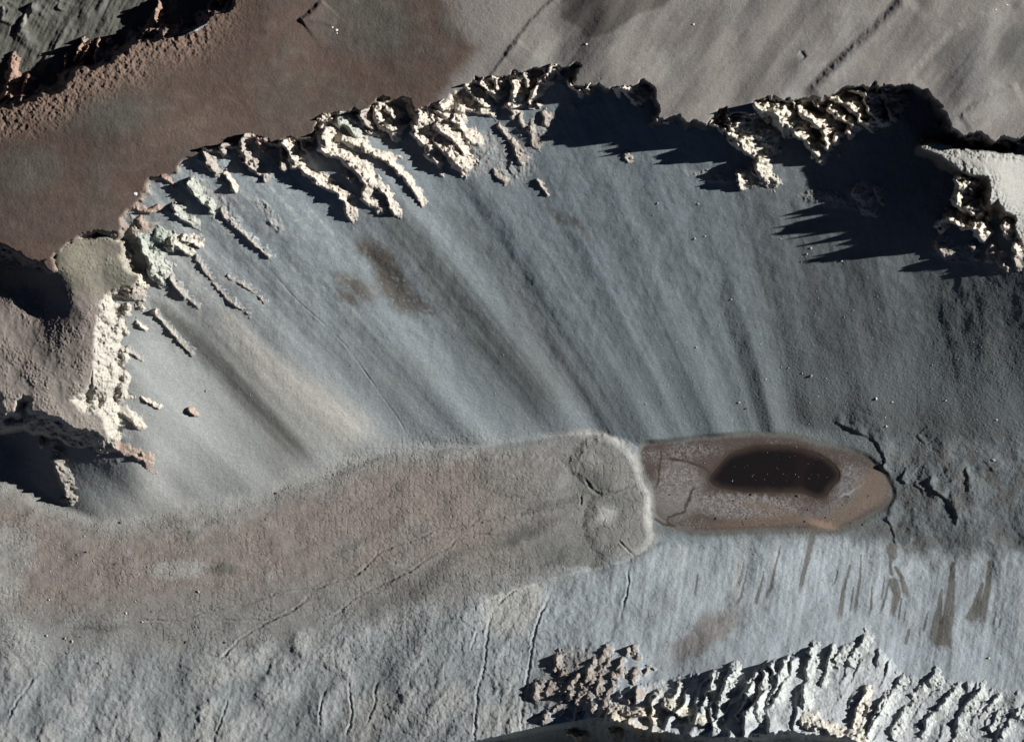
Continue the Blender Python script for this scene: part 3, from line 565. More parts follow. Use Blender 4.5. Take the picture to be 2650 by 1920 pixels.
# ---------------------------------------------------------------- meshes
def grid_object(name, mask, hgt, colr, mat, jx=None, w=None, label=None, cat=None, group=None, kind=None):
    """faces of the survey net picked by mask (one value per cell)"""
    jj, ii = np.nonzero(mask)
    if len(jj) == 0: return None
    nx = hgt.shape[1]
    q = np.stack([jj*nx+ii, (jj+1)*nx+ii, (jj+1)*nx+ii+1, jj*nx+ii+1], 1).astype(np.int64)
    use, inv = np.unique(q, return_inverse=True); inv = inv.reshape(q.shape).astype(np.int32)
    j = use//nx; i = use % nx; j0, i0 = (w[0].start, w[1].start) if w else (0, 0)
    co = np.empty((len(use), 3), f32)
    co[:, 0] = xs_t[i+i0]-W0/2; co[:, 1] = H0/2-ys_t[j+j0]; co[:, 2] = hgt.ravel()[use]
    org = co.mean(0) if label else np.zeros(3, f32)
    co -= org
    me = bpy.data.meshes.new(name); me.vertices.add(len(use)); me.vertices.foreach_set('co', co.ravel())
    me.loops.add(inv.size); me.loops.foreach_set('vertex_index', inv.ravel())
    me.polygons.add(len(inv)); me.polygons.foreach_set('loop_start', np.arange(0, inv.size, 4, dtype=np.int32))
    me.update(calc_edges=True)
    at = me.color_attributes.new('surface', 'FLOAT_COLOR', 'POINT')
    c4 = np.ones((len(use), 4), f32); c4[:, :3] = colr.reshape(-1, 3)[use]
    at.data.foreach_set('color', c4.ravel())
    me.materials.append(mat)
    o = bpy.data.objects.new(name, me); C.collection.objects.link(o); o.location = [float(v) for v in org]
    if kind: o['kind'] = kind
    if label: o['label'] = label; o['category'] = cat
    if group: o['group'] = group
    return o
zone = np.zeros(X.shape, np.int8)                       # talus
zone[(Y > 1250) & (south > np.maximum(floor, north))] = 1
zone[(d_lobe < 0) & (ZN == 0) & (zone == 0)] = 2
zone[(d_flat < 0)] = 3
zone[(ZN == 1) & (dd1 < 1)] = 4
zone[(ZN == 2) & (dd2 < 1)] = 5
zone[(ZN == 3) & (dd3 < 1)] = 6
zone[nwl] = 7
zone[(ZN > 0) & (ddn >= 1)] = 8
# outside the surveyed rectangle the ground carries on in kind (folded back on itself)
def fold(t, f0, f1, arr):
    q = np.where(t < f0, 2*f0-t, np.where(t > f1, 2*f1-t, t)); return np.clip(np.searchsorted(arr, q), 0, len(arr)-1)
fi = fold(xs_t, xf[0], xf[-1], xs_t); fj = fold(ys_t, yf[0], yf[-1], ys_t)
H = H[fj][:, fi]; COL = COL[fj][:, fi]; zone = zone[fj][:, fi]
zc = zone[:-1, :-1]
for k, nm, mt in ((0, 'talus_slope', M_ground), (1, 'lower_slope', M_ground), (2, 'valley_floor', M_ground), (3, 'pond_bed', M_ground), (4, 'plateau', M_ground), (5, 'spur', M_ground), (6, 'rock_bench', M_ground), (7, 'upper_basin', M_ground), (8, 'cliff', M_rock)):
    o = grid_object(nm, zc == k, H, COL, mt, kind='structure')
    if o: o['label'] = {0: 'grey streaked scree slope between the cliffs and the pond', 1: 'pale scree slope rising south of the pond', 2: 'brown gravel floor cracked into polygons, ending in a rounded lobe', 3: 'salt-crusted and rust-coloured clay flat around the pond', 4: 'smooth brown and beige plateau above the cliffs', 5: 'rounded spur above the pale wall', 6: 'sunlit sloping rock bench at the right edge', 7: 'dim grey ground beyond the shadowed rim in the upper left corner', 8: 'sunlit cream cliffs with deep shadowed alcoves'}[k]

# pond surface
import bmesh
def new_obj(name, bm, mat, loc=(0, 0, 0)):
    me = bpy.data.meshes.new(name); bm.to_mesh(me); bm.free(); me.materials.append(mat)
    o = bpy.data.objects.new(name, me); o.location = loc; C.collection.objects.link(o); return o
pdep = ss(7, -20, d_pond+7*n_mid)[..., None]
PC = np.asarray((.050, .038, .032), f32)*(1-pdep)+(np.asarray((.012, .010, .011), f32)+np.asarray((.014, .005, .003), f32)*ss(-.2, .4, n_big+.4*n_mid)[..., None])*pdep
o = grid_object('pond', (d_pond < 7)[:-1, :-1], np.full(X.shape, -.25, f32), PC.astype(f32), mw, kind='structure')
o['label'] = 'dark reddish-brown brine pond in the middle of the clay flat'

# ---------------------------------------------------------------- rock ribs, pinnacles, outcrops
def rock(name, pts, rise, wid, label, cat, group=None, tone=None, teeth=1.0, seed=None, east=1.7, foot0=.6):
    if len(pts) == 1: pts = [pts[0], (pts[0][0]+wid*.5, pts[0][1]+wid*.9)]
    pts = chaikin(pts, 1)
    r0, r1 = rise if isinstance(rise, tuple) else (rise, rise)
    w0, w1 = wid if isinstance(wid, tuple) else (wid, wid)
    wm = max(w0, w1); w = window(pts, wm*east*1.6+8); x = X[w]; y = Y[w]
    sd_ = seed if seed is not None else int(abs(pts[0][0]*7+pts[0][1]*3)) % 9999
    sc = max(wm*1.3, 9.0)
    wx = crags(x/sc, y/sc, sd_)*wm*.8
    wy = crags(x/sc, y/sc, sd_+11)*wm*.8
    d, t, sg = pdist(pts, x+wx, y+wy)
    e = ss(-.55, .75, _side)
    ww = (w0+(w1-w0)*t)*(1-e*(1-east)-(1-e)*.45)*(1+.45*crag(x/(sc*1.3), y/(sc*1.3), sd_+9)); rr_ = r0+(r1-r0)*t
    L_ = sum(math.dist(a_, b_) for a_, b_ in zip(pts[:-1], pts[1:]))
    rr_ = rr_*(1+.42*teeth*crag(t*max(1.5, L_/16), 0*x+sd_*.37, sd_+2, 0.2)+.2*teeth*crag(x/7, y/7, sd_+3))
    q = d/ww
    prof = np.where(q < 1, (1-np.minimum(q, 1))**(.65+.65*e), 1-q)
    base = H[w]
    hh = base*0+TB[w]
    hh = np.where(ZN[w] > 0, np.minimum(base, TB[w]+25), base)
    amp = np.clip(rr_*.07+.8, 1.0, 5.0)*ss(1.3, .8, q)
    h = hh+rr_*prof+amp*(n_crag[w]*2.2+n_grit[w]*.25+.2)-np.minimum(amp*1.15, rr_*.09)*n_frac[w]-amp*.5*n_strat[w]-1.2
    q_ = h/9.0+.5*n_mid[w]; fr = q_-np.floor(q_); h = h+ss(1.1, .7, q)*6*(ss(.35, .65, fr)-fr)
    h = np.maximum(h, base-14)
    mask_v = (h > base-9) & (q < 1.7)
    m = mask_v[:-1, :-1] & mask_v[1:, :-1] & mask_v[:-1, 1:] & mask_v[1:, 1:]
    # one body only: keep the largest connected patch
    lab_ = np.zeros(m.shape, np.int32); best_ = (0, 0); k_ = 0
    for j_, i_ in zip(*np.nonzero(m)):
        if lab_[j_, i_]: continue
        k_ += 1; st_ = [(j_, i_)]; lab_[j_, i_] = k_; c_ = 0
        while st_:
            a_, b_ = st_.pop(); c_ += 1
            for p_, q2 in ((a_+1, b_), (a_-1, b_), (a_, b_+1), (a_, b_-1)):
                if 0 <= p_ < m.shape[0] and 0 <= q2 < m.shape[1] and m[p_, q2] and not lab_[p_, q2]: lab_[p_, q2] = k_; st_.append((p_, q2))
        best_ = max(best_, (c_, k_))
    if best_[0] > 0: m = lab_ == best_[1]
    cc = rkc[w].copy()
    if tone is not None: cc = cc*.35+np.asarray(tone, f32)*.65*var[w][..., None]
    foot = (ss(foot0, foot0+.6, q+.3*n_fine[w])*(.2+.8*e))[..., None]; cc = cc*(1-foot)+COL[w]*foot
    return grid_object(name, m, h, cc.astype(f32), M_rock, w=w, label=label, cat=cat, group=group)

PINK = (.26, .175, .14); PALE = (.46, .44, .37); GREEN = (.30, .345, .31); CREAM = (.50, .455, .395); DUN = (.26, .235, .212); ICE = (.38, .40, .40)
R = [
 # north-west rim
 ('rock_pinnacle', A((1300, 60), (1262, 130), (1290, 220)), 38, 9, 'tallest pinnacle beyond the shadowed north-west rim, with a pointed shadow', PINK),
 ('rock_rib', A((1240, 235), (1200, 320), (1120, 395)), 45, 15, 'broad pink rib just below the tallest north-west pinnacle', PINK),
 ('rock_rib', A((1290, 260), (1230, 370)), 36, 8, 'narrow pink rib right of the broad one on the north-west rim', PINK),
 ('rock_pinnacle', A((1490, 215), (1440, 290)), 42, 11, 'pink knob on the rim between the two upper shadow gaps', PINK),
 ('rock_rib', A((1740, 20), (1700, 80), (1725, 150)), 45, 8, 'lit rib standing in the shadow at the top edge, left of two smaller ones', PINK),
 ('rock_pinnacle', A((1800, 15), (1810, 60)), 40, 6, 'small lit pinnacle at the top edge, second from the left', PINK),
 ('rock_pinnacle', A((1862, 50), (1850, 105)), 40, 8, 'small lit pinnacle nearest the brown plateau at the top edge', PINK),
 ('rock_rib', A((665, 385), (632, 480), (625, 500)), 42, 8, 'pink rib in the shadow, left one of three side by side', PINK),
 ('rock_rib', A((725, 400), (690, 500), (650, 540)), 42, 8, 'pink rib in the shadow, middle one of three side by side', PINK),
 ('rock_rib', A((800, 385), (795, 440), (800, 500)), 42, 9, 'pink rib in the shadow, right one of three side by side', PINK),
 ('rock_pinnacle', A((545, 470), (545, 550)), 38, 4.5, 'thin lit needle alone in the dark left of the three pink ribs', PINK),
 ('rock_pinnacle', A((885, 350)), 30, 6, 'tiny pinnacle on the shadow edge right of the three pink ribs', PINK),
 ('rock_pinnacle', A((945, 410)), 40, 6, 'tiny lit knob deep in the shadow near the pink rim', PINK),
 ('rock_rib', A((235, 640), (185, 770), (180, 860)), 48, 10, 'long pink rib crossing the shadow near the left edge', PINK),
 ('rock_pinnacle', A((325, 740), (310, 830)), 45, 8, 'pink pinnacle right of the long rib near the left edge', PINK),
 ('rock_buttress', A((100, 590), (60, 690), (30, 830)), 40, 20, 'wide pink buttress at the left edge above the rim', PINK),
 ('rock_pinnacle', A((680, 340)), 22, 6, 'small grey crag above the three pink ribs', DUN),
 # brown plateau's southern rim, west to east
 ('rock_outcrop', A((1330, 1450), (1400, 1500)), 14, 8, 'low brown outcrop above the beginning of the cliffs, near the pale dot', PINK),
 ('rock_rib', A((1545, 1500), (1590, 1600)) + E((1640, 110), (1705, 185)), (30, 40), (9, 12), 'short curved pale rib with a dark crescent of shadow, left end of the south rim', GREEN),
 ('rock_rib', A((1660, 1240), (1700, 1330), (1745, 1400)), 24, 10, 'brownish rib just under the plateau rim, left of the first dark alcove', DUN),
 ('rock_outcrop', A((1840, 1430), (1900, 1500), (1912, 1560)), (22, 26), (7, 8), 'small tapering outcrop below the first dark alcove', CREAM),
 ('rock_pinnacle', A((1825, 1185), (1810, 1250)), 36, 9, 'stubby pinnacle between the first two dark alcoves', DUN),
 ('rock_rib', A((2010, 1130), (1970, 1200), (1990, 1290), (2070, 1390), (2165, 1455)), (45, 28), (13, 9), 'bent rib running down to a pale tip, right of the first dark alcove', DUN),
 ('rock_pinnacle', B((60, 1150), (85, 1210)), 40, 10, 'brown stub hanging into the widest dark alcove of the south rim', PINK),
 ('rock_pinnacle', B((235, 1180), (262, 1290), (250, 1365)), (40, 46), 9, 'slender pillar with a bright foot inside the widest dark alcove', DUN),
 ('rock_rib', B((270, 1190), (330, 1280), (370, 1385), (490, 1430), (560, 1530), (690, 1570)) + E2((740, 90), (790, 200), (805, 260)), (60, 14), (13, 8), 'long jagged rib that ends on the scree left of the hooked rib', CREAM),
 ('rock_pinnacle', B((415, 1170), (440, 1230)), 36, 8, 'small brown prong hanging from the rim above the long jagged rib', DUN),
 ('rock_rib', B((570, 1100), (600, 1270), (740, 1330), (850, 1385), (900, 1450), (925, 1520), (900, 1610)) + E2((935, 110), (1015, 215)), (70, 14), (22, 7), 'largest hooked rib, sweeping from the plateau corner down to the scree', CREAM),
 ('rock_rib', B((965, 1515), (1050, 1550), (1110, 1620)) + E2((1110, 130), (1172, 232)), (24, 26), (7, 7), 'thin curved rib parallel to the foot of the largest hooked rib', CREAM),
 ('rock_pinnacle', B((760, 1430), (812, 1482)), 24, 6, 'small sliver of lit rock in the shadow beside the hooked rib', CREAM),
 ('rock_buttress', B((700, 1010), (800, 1040), (850, 1110)), 30, 17, 'rounded greenish buttress at the head of the largest hooked rib', GREEN),
 ('rock_rib', B((700, 1160), (860, 1190), (970, 1250)), (24, 26), (12, 8), 'pale branch pointing right from the head of the hooked rib', PALE),
 ('rock_rib', B((1000, 1270), (1110, 1320), (1180, 1400), (1260, 1470), (1350, 1600)) + E2((1385, 155)), (34, 10), (9, 6), 'straight toothed rib running down right between the hooked rib and the layered crag', CREAM),
 ('rock_pinnacle', B((890, 940), (940, 1000), (980, 1050)), 42, 12, 'brown tapering spur left of the pale knuckle near the rim', DUN),
 ('rock_buttress', B((1020, 960), (1060, 1040), (1140, 1060)), 48, 17, 'pale knuckle-shaped buttress left of the black cleft', CREAM),
 ('rock_pinnacle', B((1100, 900), (1165, 975)), 46, 11, 'upper pale knob on the left lip of the black cleft', PALE),
 ('rock_outcrop', B((935, 1080), (1035, 1108)), 18, 8, 'flat lit slab below the pale knuckle', CREAM),
 ('rock_buttress', B((1360, 960), (1320, 1070), (1400, 1200), (1510, 1340)), (52, 30), (20, 10), 'left wall of the layered crag, beside the black cleft', CREAM),
 ('rock_buttress', B((1530, 930), (1470, 1040), (1560, 1090), (1640, 1130)), (55, 40), (22, 15), 'broad head of the layered crag with wavy ledges', CREAM),
 ('rock_rib', B((1500, 1150), (1600, 1290), (1690, 1370)), (36, 42), (14, 16), 'bulging foot of the layered crag, lowest on the scree', CREAM),
 ('rock_rib', B((1640, 1130), (1690, 1200), (1740, 1260)), 34, 11, 'short rib between the foot and the right prong of the layered crag', CREAM),
 ('rock_rib', B((1660, 970), (1710, 1090), (1820, 1185)), (44, 22), (13, 8), 'right prong of the layered crag', CREAM),
 ('rock_rib', B((1620, 905), (1780, 890), (1945, 940)), (40, 30), (14, 9), 'nearly level rib pointing right above the layered crag', CREAM),
 ('rock_rib', B((1750, 720), (1830, 810), (1925, 885)), (38, 34), (10, 9), 'curved rib above the level rib, nearest the pale flare on the rim', PALE),
 ('rock_rib', B((1880, 680), (1920, 755), (1985, 785)), 42, 9, 'second curved rib from the pale flare on the rim', CREAM),
 ('rock_pinnacle', B((1965, 650), (2010, 745)), 46, 9, 'third curved rib from the pale flare, small and hooked', CREAM),
 ('rock_buttress', B((2120, 680), (2160, 770), (2100, 875)), (60, 64), (16, 13), 'tall lit pillar curving left, between two black gaps', CREAM),
 ('rock_outcrop', B((2020, 1040), (2090, 1130)), 12, 8, 'low crumbling outcrop on the scree below the tall lit pillar', DUN),
 ('rock_outcrop', B((2140, 1200), (2200, 1330)), 12, 12, 'low crumbling outcrop, lower of those under the tall lit pillar', DUN),
 ('rock_outcrop', B((1980, 1430), (2060, 1480)), 10, 9, 'isolated crumbling outcrop on the scree right of the layered crag', DUN),
 # central rim
 ('rock_rib', Cc((330, 630), (250, 740), (208, 835)), (52, 56), (13, 8), 'tapering lit rib left of the great shadow, pointing down left', CREAM),
 ('rock_pinnacle', Cc((390, 560), (350, 660)), 46, 11, 'stubby lit rib on the rim at the left corner of the great shadow', CREAM),
 ('rock_pinnacle', Cc((170, 640), (200, 720)), 40, 10, 'dim brown knob between the tall pillar and the tapering rib', DUN),
 ('rock_pinnacle', Cc((275, 858)), 60, 5, 'tiny bright chip alone in the black left of the great shadow', CREAM),
 ('rock_outcrop', Cc((540, 690), (615, 770)), 66, 10, 'small bright ledge under the first tooth of the plateau edge', CREAM),
 ('rock_buttress', Cc((920, 740), (1010, 730), (1040, 790)), 74, 18, 'bright blocky prow in the middle of the great shadow', CREAM),
 ('rock_outcrop', Cc((700, 700), (680, 760)), 72, 9, 'thin lit edge between the two teeth above the great shadow', CREAM),
 ('rock_outcrop', Cc((1280, 1000), (1325, 1005)), 96, 8, 'small bright ledge under the plateau corner right of the great shadow', CREAM),
 ('rock_outcrop', Cc((145, 950), (150, 1020)), 11, 7, 'small outcrop on the scree left of the great shadow tip', DUN),
 ('rock_outcrop', Cc((330, 940), (360, 1035)), 15, 12, 'rounded outcrop just left of the slanting edge of the great shadow', DUN),
 ('rock_outcrop', Cc((220, 1060), (250, 1180)), 14, 13, 'rounded outcrop whose foot touches the tip of the great shadow', DUN),
 ('rock_outcrop', Cc((80, 1180), (110, 1260), (150, 1300)), 11, 13, 'crumbling outcrop below and left of the great shadow tip', DUN),
 ('rock_outcrop', Cc((280, 1480), (320, 1530), (362, 1595)), 11, 5, 'thin dark-edged outcrop far down the scree under the great shadow', DUN),
 ('rock_outcrop', Cc((1000, 1280), (1020, 1310)), 10, 10, 'low outcrop at the lower edge of the great shadow', DUN),
 ('rock_buttress', Cc((1790, 1010), (1890, 1080), (1960, 1190), (2000, 1310), (2070, 1380)), (128, 44), (32, 22), 'great bright buttress that ends the great shadow on the right', PALE),
 ('rock_rib', Cc((1700, 1020), (1840, 1105)), (110, 104), (13, 8), 'striped lit wing at the upper left of the great bright buttress', CREAM),
 ('rock_rib', Cc((1830, 940), (1840, 1010), (1945, 1060)), (110, 96), (10, 8), 'lit rib hanging from the rim above the great bright buttress', CREAM),
 ('rock_outcrop', Cc((2050, 1330), (2130, 1365)), 24, 8, 'lit toe on the right foot of the great bright buttress', CREAM),
 ('rock_pinnacle', Cc((1915, 1425), (1930, 1510)), 42, 8, 'lone lit pinnacle with a long thin shadow, below the great buttress', CREAM),
 ('rock_pinnacle', Cc((2040, 1400), (2060, 1430)), 22, 8, 'small crag between the lone pinnacle and the great buttress', DUN),
 # eastern rim
 ('rock_rib', D((10, 920), (160, 950), (250, 1050), (380, 1120), (450, 1220), (522, 1285)), (128, 92), (29, 15), 'longest bright rib of the eastern cliffs, reaching far into the shadow', PALE),
 ('rock_rib', D((345, 885), (430, 985), (560, 1050)), (116, 112), (12, 13), 'thin bright rib right of the longest one', CREAM),
 ('rock_rib', D((560, 1050), (590, 1120), (575, 1200)), (104, 98), (15, 12), 'stubby foot below the thin bright rib', CREAM),
 ('rock_pinnacle', D((660, 1120), (640, 1150)), 84, 9, 'small lit spur pointing right, beside the stubby foot', CREAM),
 ('rock_pinnacle', D((305, 800), (322, 875)), 90, 8, 'small dangling prong under the rim near the longest bright rib', CREAM),
 ('rock_rib', D((620, 800), (740, 860), (830, 920)), (84, 90), (13, 13), 'upper of two parallel bright ribs in the eastern cliffs', PALE),
 ('rock_rib', D((620, 905), (690, 960), (765, 1020)), (92, 92), (13, 11), 'lower of two parallel bright ribs in the eastern cliffs', CREAM),
 ('rock_pinnacle', D((765, 1060), (765, 1095)), 88, 9, 'round lit knob alone below the two parallel bright ribs', CREAM),
 ('rock_rib', D((820, 740), (930, 830), (910, 900), (985, 965)), (80, 98), (16, 12), 'zigzag bright rib right of the two parallel ribs', PALE),
 ('rock_rib', D((850, 980), (900, 1020), (950, 985)), (96, 98), (14, 10), 'wedge of lit rock under the zigzag rib', CREAM),
 ('rock_buttress', D((1060, 770), (1120, 830), (1100, 930)), (64, 80), (24, 12), 'rough speckled buttress tapering down beside the widest shadow', DUN),
 ('rock_pinnacle', D((480, 830), (510, 880)), 84, 9, 'dim brown stub between the dangling prong and the parallel ribs', DUN),
 ('rock_pinnacle', D((1680, 1130)), 66, 8, 'first small lit chip under the rounded eastern rim, from the left', CREAM),
 ('rock_pinnacle', D((1745, 1140), (1760, 1180)), 62, 7, 'second small lit chip under the rounded eastern rim', CREAM),
 ('rock_outcrop', D((1870, 1200), (1910, 1212)), 56, 6, 'flat lit chip low under the rounded eastern rim', CREAM),
 ('rock_outcrop', D((1960, 1170), (2050, 1190)), 62, 9, 'longer lit ledge under the rounded eastern rim', CREAM),
 ('rock_pinnacle', D((2140, 1160), (2180, 1200)), 62, 9, 'lit chip under the rim at the right edge', CREAM),
 ('rock_rib', D((2150, 1240), (2140, 1335)), 22, 10, 'upright rib on the sunlit bench near the right edge', CREAM),
 ('rock_rib', D((1365, 1207), (1470, 1215)), (60, 66), (7, 10), 'pointed bright prow at the left tip of the sunlit bench', CREAM),
 ('rock_buttress', D((1680, 1480), (1700, 1540)) + E4((1680, 60), (1655, 150)), (150, 140), (19, 22), 'upper half of the bright tower standing in the eastern shadow', PALE),
 ('rock_buttress', E4((1650, 150), (1760, 210), (1820, 240)), (130, 124), (17, 13), 'waist of the bright tower in the eastern shadow', CREAM),
 ('rock_buttress', E4((1580, 290), (1700, 330), (1830, 380)), (112, 104), (15, 16), 'broad foot of the bright tower in the eastern shadow', CREAM),
 ('rock_pinnacle', E4((1540, 280), (1490, 340)), 92, 9, 'small lit crag at the lower left of the bright tower', CREAM),
 ('rock_pinnacle', D((1770, 1530), (1760, 1560)), 125, 9, 'right prong on top of the bright tower', PALE),
 ('rock_pinnacle', E4((2040, 330), (2030, 370)), 70, 10, 'lit knob between the bright tower and the bench cliffs', CREAM),
 ('rock_pinnacle', E4((2125, 500), (2130, 540)), 62, 11, 'lit foot below the bench cliffs, lowest of them', CREAM),
 ('rock_outcrop', E4((1500, 470), (1560, 560)), 12, 13, 'half-buried grey outcrop under the end of the eastern shadow', DUN),
 ('rock_outcrop', E4((1780, 500), (1800, 580)), 16, 12, 'half-buried grey outcrop under the bright tower', DUN),
 ('rock_outcrop', E4((1920, 500), (1910, 600)), 22, 11, 'dark-sided grey outcrop right of the one under the bright tower', DUN),
 ('rock_outcrop', E4((2000, 590), (2040, 660)), 16, 14, 'half-buried grey outcrop at the head of the right-hand scree fan', DUN),
 ('rock_outcrop', E4((2140, 580), (2150, 670)), 16, 14, 'half-buried grey outcrop nearest the right edge under the bench', DUN),
 ('rock_outcrop', E4((990, 40), (1030, 140)), 16, 10, 'lit half of the rough outcrop at the edge of the eastern shadow', DUN),
 ('rock_outcrop', E4((860, 80), (880, 170)), 12, 22, 'rough grey outcrop enclosed by the eastern shadow points', DUN),
 # western corner
 ('rock_buttress', E((1160, 340), (1080, 390)), 20, 14, 'brown layered knob on the neck between plateau and green crag', PINK),
 ('rock_buttress', E((1120, 430), (1180, 530), (1230, 620), (1260, 700)), (36, 52), (15, 20), 'green-white crag right of the deep western cleft', GREEN),
 ('rock_outcrop', E((1290, 400), (1360, 450)), 14, 15, 'green boss above the short curved crag', GREEN),
 ('rock_buttress', E((1370, 490), (1440, 500), (1500, 520)), (34, 36), (12, 14), 'short curved crag right of the green-white crag', PALE),
 ('rock_rib', E((1490, 450), (1615, 490)), 24, 7, 'small lit prong above the short curved crag', CREAM),
 ('rock_rib', E((1420, 200), (1490, 290), (1575, 310)), (22, 22), (9, 8), 'low green rib with a narrow shadow above the short curved crag', GREEN),
 ('rock_outcrop', E((1120, 190), (1200, 230), (1290, 190)), 16, 9, 'brown ledge at the very edge of the brown plateau, near the green rib', PINK),
 ('rock_pinnacle', E((800, 790), (870, 810)), 14, 18, 'round grey-green dome on the bench above the pale wall', GREEN),
 ('rock_rib', E((980, 740), (1060, 770), (1130, 790)), (26, 30), (9, 11), 'pale finger at the lower lip of the deep western cleft', PALE),
 ('rock_rib', E((880, 860), (980, 900), (1100, 890)), (26, 24), (12, 12), 'second pale finger, directly below the first at the top of the pale wall', DUN),
 ('rock_rib', E((830, 640), (900, 680), (960, 700)), 16, 8, 'thin pink ledge across the bench left of the deep cleft', PINK),
 ('rock_rib', E((690, 430), (760, 420), (850, 440)), 18, 7, 'small pink ledge under the plateau at the head of the bench', PINK),
 ('rock_rib', E((600, 540), (740, 560)), 9, 7, 'faint pink ledge lower on the bench', PINK),
 ('rock_dyke', E((1810, 210), (1850, 290), (1950, 370), (2070, 480), (2200, 590)) + E2((40, 510), (140, 585)), (13, 12), (6, 6), 'long straight dyke on the upper scree, farthest right of the western ones', DUN),
 ('rock_dyke', E((1600, 600), (1700, 740), (1820, 900), (1930, 990), (2020, 1050)), (8, 6), (6, 5), 'long low dyke in the middle of the western scree', DUN),
 ('rock_dyke', E((1860, 750), (2010, 830), (2150, 940)), 5, 5, 'faint low dyke right of the long low one', DUN),
 ('rock_dyke', E((1390, 765), (1440, 830), (1500, 910)), (22, 20), (6, 6), 'short dark-sided dyke below the green-white crag', CREAM),
 ('rock_dyke', E((1530, 920), (1610, 990)), 7, 4.5, 'low continuation below the short dark-sided dyke', DUN),
 ('rock_dyke', E((1265, 1050), (1330, 1120), (1430, 1240), (1550, 1370)), (15, 9), (5.5, 5), 'slender bright dyke between the pale wall and the dark scree stripe', CREAM),
 ('rock_outcrop', E((1120, 1130), (1170, 1170)), 13, 6, 'small crag on the scree right of the upper pale wall', CREAM),
 ('rock_dyke', E((1035, 1360), (1100, 1390), (1165, 1435)), (12, 7), (5.5, 4), 'short dyke leaving the foot of the pale wall', CREAM),
 ('rock_rib', F((870, 370), (1000, 405), (1070, 450), (1115, 515)), (16, 18), (8, 8), 'curved rib below the pale wall with a thick shadow', CREAM),
 ('rock_rib', F((860, 600), (930, 690), (1050, 745), (1170, 795)), (15, 12), (7, 13), 'brown-tipped rib that crowns the small scree cone', PINK),
 ('rock_rib', F((500, 290), (620, 340), (880, 420)), (14, 20), (14, 14), 'pale slanting layers under the foot of the pale wall', PALE),
 ('rock_outcrop', F((1150, 285), (1220, 320), (1285, 360)), (8, 16), (4.5, 7), 'small wedge with a black shadow on the scree, left of two', CREAM),
 ('rock_outcrop', F((1545, 385), (1590, 415)), 16, 7, 'small brown knob with a black shadow on the scree, right of two', PINK),
 ('rock_buttress', F((95, 290), (85, 370)), 70, 14, 'bright block in the shadow at the left edge below the spur', CREAM),
 ('rock_pinnacle', F((165, 280)), 50, 8, 'small lit knob right of the bright block at the left edge', CREAM),
 ('rock_pinnacle', F((315, 620), (315, 670)), 60, 6, 'thin lit needle in the shadow above the lower left cone', CREAM),
 ('rock_rib', F((415, 610), (425, 690), (510, 745)), (16, 14), (6, 7), 'lit edge at the upper left of the small scree cone', DUN),
 ('rock_outcrop', F((460, 730), (480, 790)), 18, 7, 'small crag on the shadow edge left of the small scree cone', DUN),
 ('rock_rib', F((430, 800), (490, 950), (540, 1080)), (26, 24), (12, 12), 'rubbly ridge separating the small cone from the lower left shadow', DUN),
 ('rock_outcrop', F((480, 1120), (570, 1110)), 12, 8, 'rubble heap at the foot of the rubbly ridge', DUN),
 # southern cliffs
 ('rock_rib', G3((1730, 1080), (1680, 1200), (1660, 1330), (1570, 1430)), (48, 26), (11, 10), 'first tall pale rib of the southern cliffs, from the left', ICE),
 ('rock_rib', G3((1870, 1080), (1800, 1200), (1770, 1350), (1730, 1500)), (46, 20), (13, 12), 'second tall pale rib of the southern cliffs, from the left', ICE),
 ('rock_rib', G3((2060, 1100), (1990, 1200), (1990, 1300), (1930, 1430)), (46, 24), (11, 12), 'third tall pale rib of the southern cliffs, from the left', ICE),
 ('rock_rib', G4((90, 1050), (60, 1180), (40, 1300), (30, 1440)), (46, 30), (12, 13), 'fourth tall pale rib of the southern cliffs, from the left', ICE),
 ('rock_rib', G4((240, 1010), (190, 1200), (120, 1330)), (40, 26), (13, 13), 'fifth pale rib of the southern cliffs, with a dark stripe on its left', ICE),
 ('rock_rib', G4((470, 900), (450, 1050), (420, 1200), (400, 1320)), (38, 34), (13, 15), 'sixth pale rib, beside the deepest straight cleft of the southern cliffs', ICE),
 ('rock_rib', G4((640, 900), (600, 1050), (560, 1170)), (28, 16), (10, 9), 'seventh pale rib, short, below the lobe of grey scree', ICE),
 ('rock_rib', G4((720, 900), (660, 980)), 22, 9, 'little pale rib on the upper edge of the southern cliffs', ICE),
 ('rock_rib', G4((900, 800), (830, 900), (770, 970)), (18, 16), (13, 13), 'rough crest at the highest point of the southern cliff edge', ICE),
 ('rock_rib', G4((910, 1240), (850, 1380), (810, 1500)), (22, 24), (9, 9), 'cream rib with a narrow shadow near the middle of the lower slope', CREAM),
 ('rock_rib', G4((1050, 1310), (980, 1450), (920, 1590)), (24, 28), (10, 10), 'next rib right of the cream one', ICE),
 ('rock_rib', G4((1200, 1120), (1130, 1260), (1060, 1380)), (20, 20), (9, 9), 'long pale-blue rib left of the three rubbly noses', ICE),
 ('rock_rib', G4((1460, 1130), (1340, 1220), (1290, 1260)), (20, 16), (13, 12), 'first rubbly nose on the right-hand lower slope', ICE),
 ('rock_rib', G4((1240, 1370), (1190, 1450), (1130, 1560)), (22, 26), (10, 12), 'dark-sided rib below the first rubbly nose', ICE),
 ('rock_rib', G4((1640, 1230), (1530, 1340), (1420, 1440), (1370, 1580)), (20, 30), (12, 13), 'second rubbly nose on the right-hand lower slope', ICE),
 ('rock_rib', G4((1850, 1230), (1740, 1340), (1680, 1460), (1620, 1640)), (22, 16), (12, 12), 'third rubbly nose on the right-hand lower slope', ICE),
 ('rock_rib', G4((1990, 1280), (1900, 1370), (1850, 1430)), (18, 14), (9, 9), 'small rib right of the third rubbly nose', ICE),
